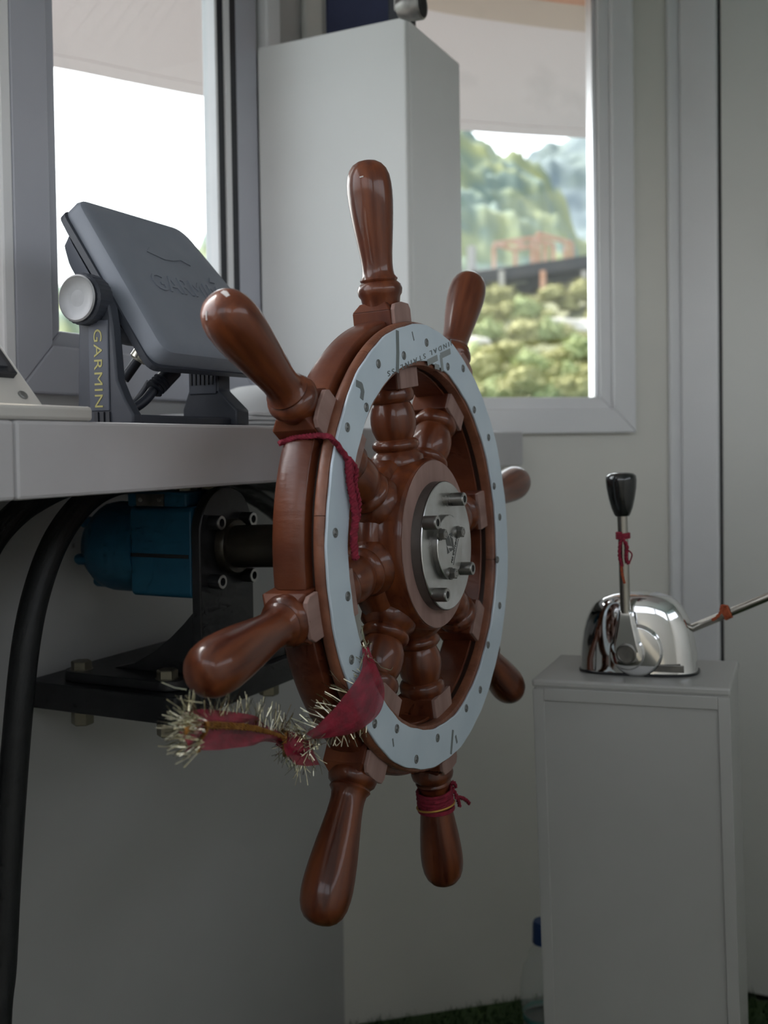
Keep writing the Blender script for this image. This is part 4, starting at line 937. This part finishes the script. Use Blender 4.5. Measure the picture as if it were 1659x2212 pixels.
# shrubs: leaf clusters on a bumpy core
def shrub_mesh(seed, m):
    rs = random.Random(seed); b = B()
    bm_ = bmesh.new(); bmesh.ops.create_icosphere(bm_, subdivisions=3, radius=.8)
    pts = []
    for q in bm_.verts:
        n_ = noise.noise(q.co*1.9+Vector((seed,0,0)))*.5+noise.noise(q.co*5+Vector((0,seed,0)))*.2; q.co = Vector((q.co.x, q.co.y, max(-.3, q.co.z*.8)))*(1+n_); pts.append(q.co.copy())
    b.add(pts, [[w_.index for w_ in f_.verts] for f_ in bm_.faces]); bm_.free()
    for p in pts:
        for k in range(3):
            c = p*rs.uniform(.95,1.22)+Vector((rs.gauss(0,.06),rs.gauss(0,.06),rs.gauss(0,.06))); a = Vector((rs.gauss(0,1),rs.gauss(0,1),rs.gauss(0,1))).normalized()*.10; c2 = a.orthogonal().normalized()*.05
            b.add([c-a, c+c2, c+a, c-c2], [(0,1,2,3)])
    return b
protos = [shrub_mesh(3,'leafA'), shrub_mesh(11,'leafB'), shrub_mesh(23,'leafA')]
pm_ = []
shr = []; rown = []
for y_, d_, s_, n_, x0_, kk in ((668,36,.50,9,1005,(0,2)),(706,29,.42,8,1015,(1,0,2)),(752,25,.42,8,1008,(0,1,2)),(796,22,.40,8,1018,(1,2,0)),(842,19.5,.38,9,1005,(1,2)),(876,17.5,.34,8,1010,(2,1,0))):
    for i_ in range(n_):
        x_ = x0_+i_*(1300-x0_)/(n_-1)
        if y_ == 706 and 1185 < x_ < 1270: continue
        rown.append({668:'top row',706:'upper slope',752:'middle slope',796:'lower slope',842:'low row',876:'water edge row'}[y_]); shr.append((x_+random.uniform(-6,6), y_+random.uniform(-13,13), d_, s_*random.uniform(.85,1.2), kk[i_ % len(kk)]))
rowname = lambda y: 'top row' if y < 685 else 'upper slope' if y < 728 else 'middle slope' if y < 772 else 'lower slope' if y < 818 else 'lowest row' if y < 859 else 'water edge row'
kinds = ('yellow green','dark green','pale yellow')
built = {}
seen = {}
for k, (x, y, d, s_, pt) in enumerate(shr):
    p = at(x, y, d)
    key = rown[k]; seen[key] = seen.get(key, 0)+1
    ordn = ('first','second','third','fourth','fifth','sixth','seventh','eighth','ninth','tenth')[seen[key]-1]
    if pt not in built:
        o = protos[pt].build('shrub', M_['leafB' if pt == 1 else 'leafA'], smooth=0, fix=False); built[pt] = o
    else: o = built[pt].copy(); COL.objects.link(o)
    o.location = p; o.scale = (s_, s_, s_*random.uniform(.85,1.1)); o.rotation_euler = (0, 0, random.uniform(0, 6.28))
    tag(o, '%s shrub, %s from the left in the %s of the bank' % (kinds[pt], ordn, rown[k]), 'shrub', 'shrubs on the river bank')
rk0 = None
for x, y, d, sx_, sz_, lb in ((1215,712,26,.75,.28,'long pale boulder among shrubs below the shed'),(1262,708,26.5,.5,.22,'pale boulder at the right end of the shrub bank'),(1197,722,25.5,.3,.16,'small pale stone beside the long boulder'),(1022,752,23,.42,.26,'bluish grey boulder at the left among the shrubs'),(1048,715,27,.3,.15,'small grey stone high on the left of the bank')):
    bm_ = bmesh.new(); bmesh.ops.create_icosphere(bm_, subdivisions=3, radius=1)
    pts = [q.co*(1+.3*noise.noise(q.co*1.4+Vector((x,0,0)))) for q in bm_.verts]; fs = [[w_.index for w_ in f_.verts] for f_ in bm_.faces]; bm_.free()
    p = at(x, y, d); b = B().add([p+AR*(q.x*sx_)+AF*(q.y*sx_*.6)+AU*(q.z*sz_) for q in pts], fs)
    tag(b.build('boulder', M_['rock'], smooth=25), lb, 'boulder', 'boulders on the bank')
# shed under construction with rusty steel frame
DS = 44
sd = thing('open_shed', 'long dark roofed open shed on the bank', 'shed', at(1150,640,DS))
def bm2(par, a, c, wd, m, nm, dep=DS, h=None): return B().beam(at(*a, dep), at(*c, dep), wd, h or wd).build(nm, M_[m], par, smooth=0)
v = [at(985,592,DS), at(1330,542,DS), at(1330,548,DS+9), at(985,588,DS+9)]
B().add(v+[q-Vector((0,0,.5)) for q in v], [(0,1,2,3),(7,6,5,4),(0,4,5,1),(1,5,6,2),(2,6,7,3),(3,7,4,0)]).build('roof', M_['darkroof'], sd, smooth=0)
v = [at(1000,606,DS+1), at(1330,575,DS+1), at(1330,600,DS+1), at(1000,612,DS+1)]
B().add(v+[q+AF*.2 for q in v], [(0,1,2,3),(7,6,5,4),(0,4,5,1),(1,5,6,2),(2,6,7,3),(3,7,4,0)]).build('eave_board', M_['darkroof'], sd, smooth=0)
v = [at(990,650,DS+8), at(1335,650,DS+8), at(1335,560,DS+8), at(990,585,DS+8)]
B().add(v+[q+AF*.3 for q in v], [(0,1,2,3),(7,6,5,4),(0,4,5,1),(1,5,6,2),(2,6,7,3),(3,7,4,0)]).build('shade_panel', M_['darkroof'], sd, smooth=0)  # dark panel added to give the shade under the shed roof
for x in (1012,1084,1173,1262): bm2(sd, (x,640), (x,585), .2, 'concrete' if x != 1173 else 'rust', 'post')
for x0_, x1_, y0, y1, m_ in ((1110,1175,612,640,'darkroof'),(1178,1200,616,645,'concrete'),(1203,1222,612,645,'concrete'),(1225,1242,610,645,'concrete'),(1246,1275,612,645,'darkroof')):
    v = [at(x0_,y1,DS+4), at(x1_,y1,DS+4), at(x1_,y0,DS+4), at(x0_,y0,DS+4)]
    B().add(v+[q+AF*.3 for q in v], [(0,1,2,3),(7,6,5,4),(0,4,5,1),(1,5,6,2),(2,6,7,3),(3,7,4,0)]).build('wall_panel', M_[m_], sd, smooth=0)
v = [at(1112,640,DS+1), at(1150,608,DS+1), at(1157,608,DS+1), at(1122,640,DS+1)]
B().add(v+[q+AF*.4 for q in v], [(0,1,2,3),(7,6,5,4),(0,4,5,1),(1,5,6,2),(2,6,7,3),(3,7,4,0)]).build('ramp', M_['darkroof'], sd, smooth=0)
for x0_, x1_, y0, y1, lb in ((1064,1084,616,636,'bright white tank under the left of the shed'),(1086,1108,622,640,'pale crate beside the white tank under the shed'),(1068,1083,603,613,'small white drum above the white tank under the shed roof'),(1110,1142,598,607,'narrow pale board stored under the shed roof')):
    v = [at(x0_,y1,DS+2), at(x1_,y1,DS+2), at(x1_,y0,DS+2), at(x0_,y0,DS+2)]
    tag(B().add(v+[q+AF*.5 for q in v], [(0,1,2,3),(7,6,5,4),(0,4,5,1),(1,5,6,2),(2,6,7,3),(3,7,4,0)]).build('stored_crate', M_['concrete'], smooth=0, bevel=.06), lb, 'crate', 'goods stored under the shed')
fr0 = thing('steel_frame', 'rusty orange steel building frame rising above the dark shed roof', 'steel frame', at(1150,585,DS+10.5))
D2 = DS+10.5
for (x, yt, yb) in ((1067,530,578),(1113,545,570),(1150,515,566),(1162,516,562),(1177,520,560),(1195,528,558),(1222,530,556),(1235,526,552)): bm2(fr0, (x,yb+28), (x,yt), .17, 'rust', 'post', D2)
for a, c in (((1067,527),(1113,540)),((1067,527),(1150,514)),((1108,523),(1133,530)),((1150,514),(1195,528)),((1160,504),(1236,526)),((1113,540),(1150,530)),((1162,505),(1162,520))): bm2(fr0, a, c, .19, 'rust', 'beam', D2)
tag(B().beam(at(1019,586,DS+2), at(1018,532,DS+2), .3).build('concrete_post', M_['concrete'], smooth=0), 'single pale concrete post left of the steel frame', 'post')
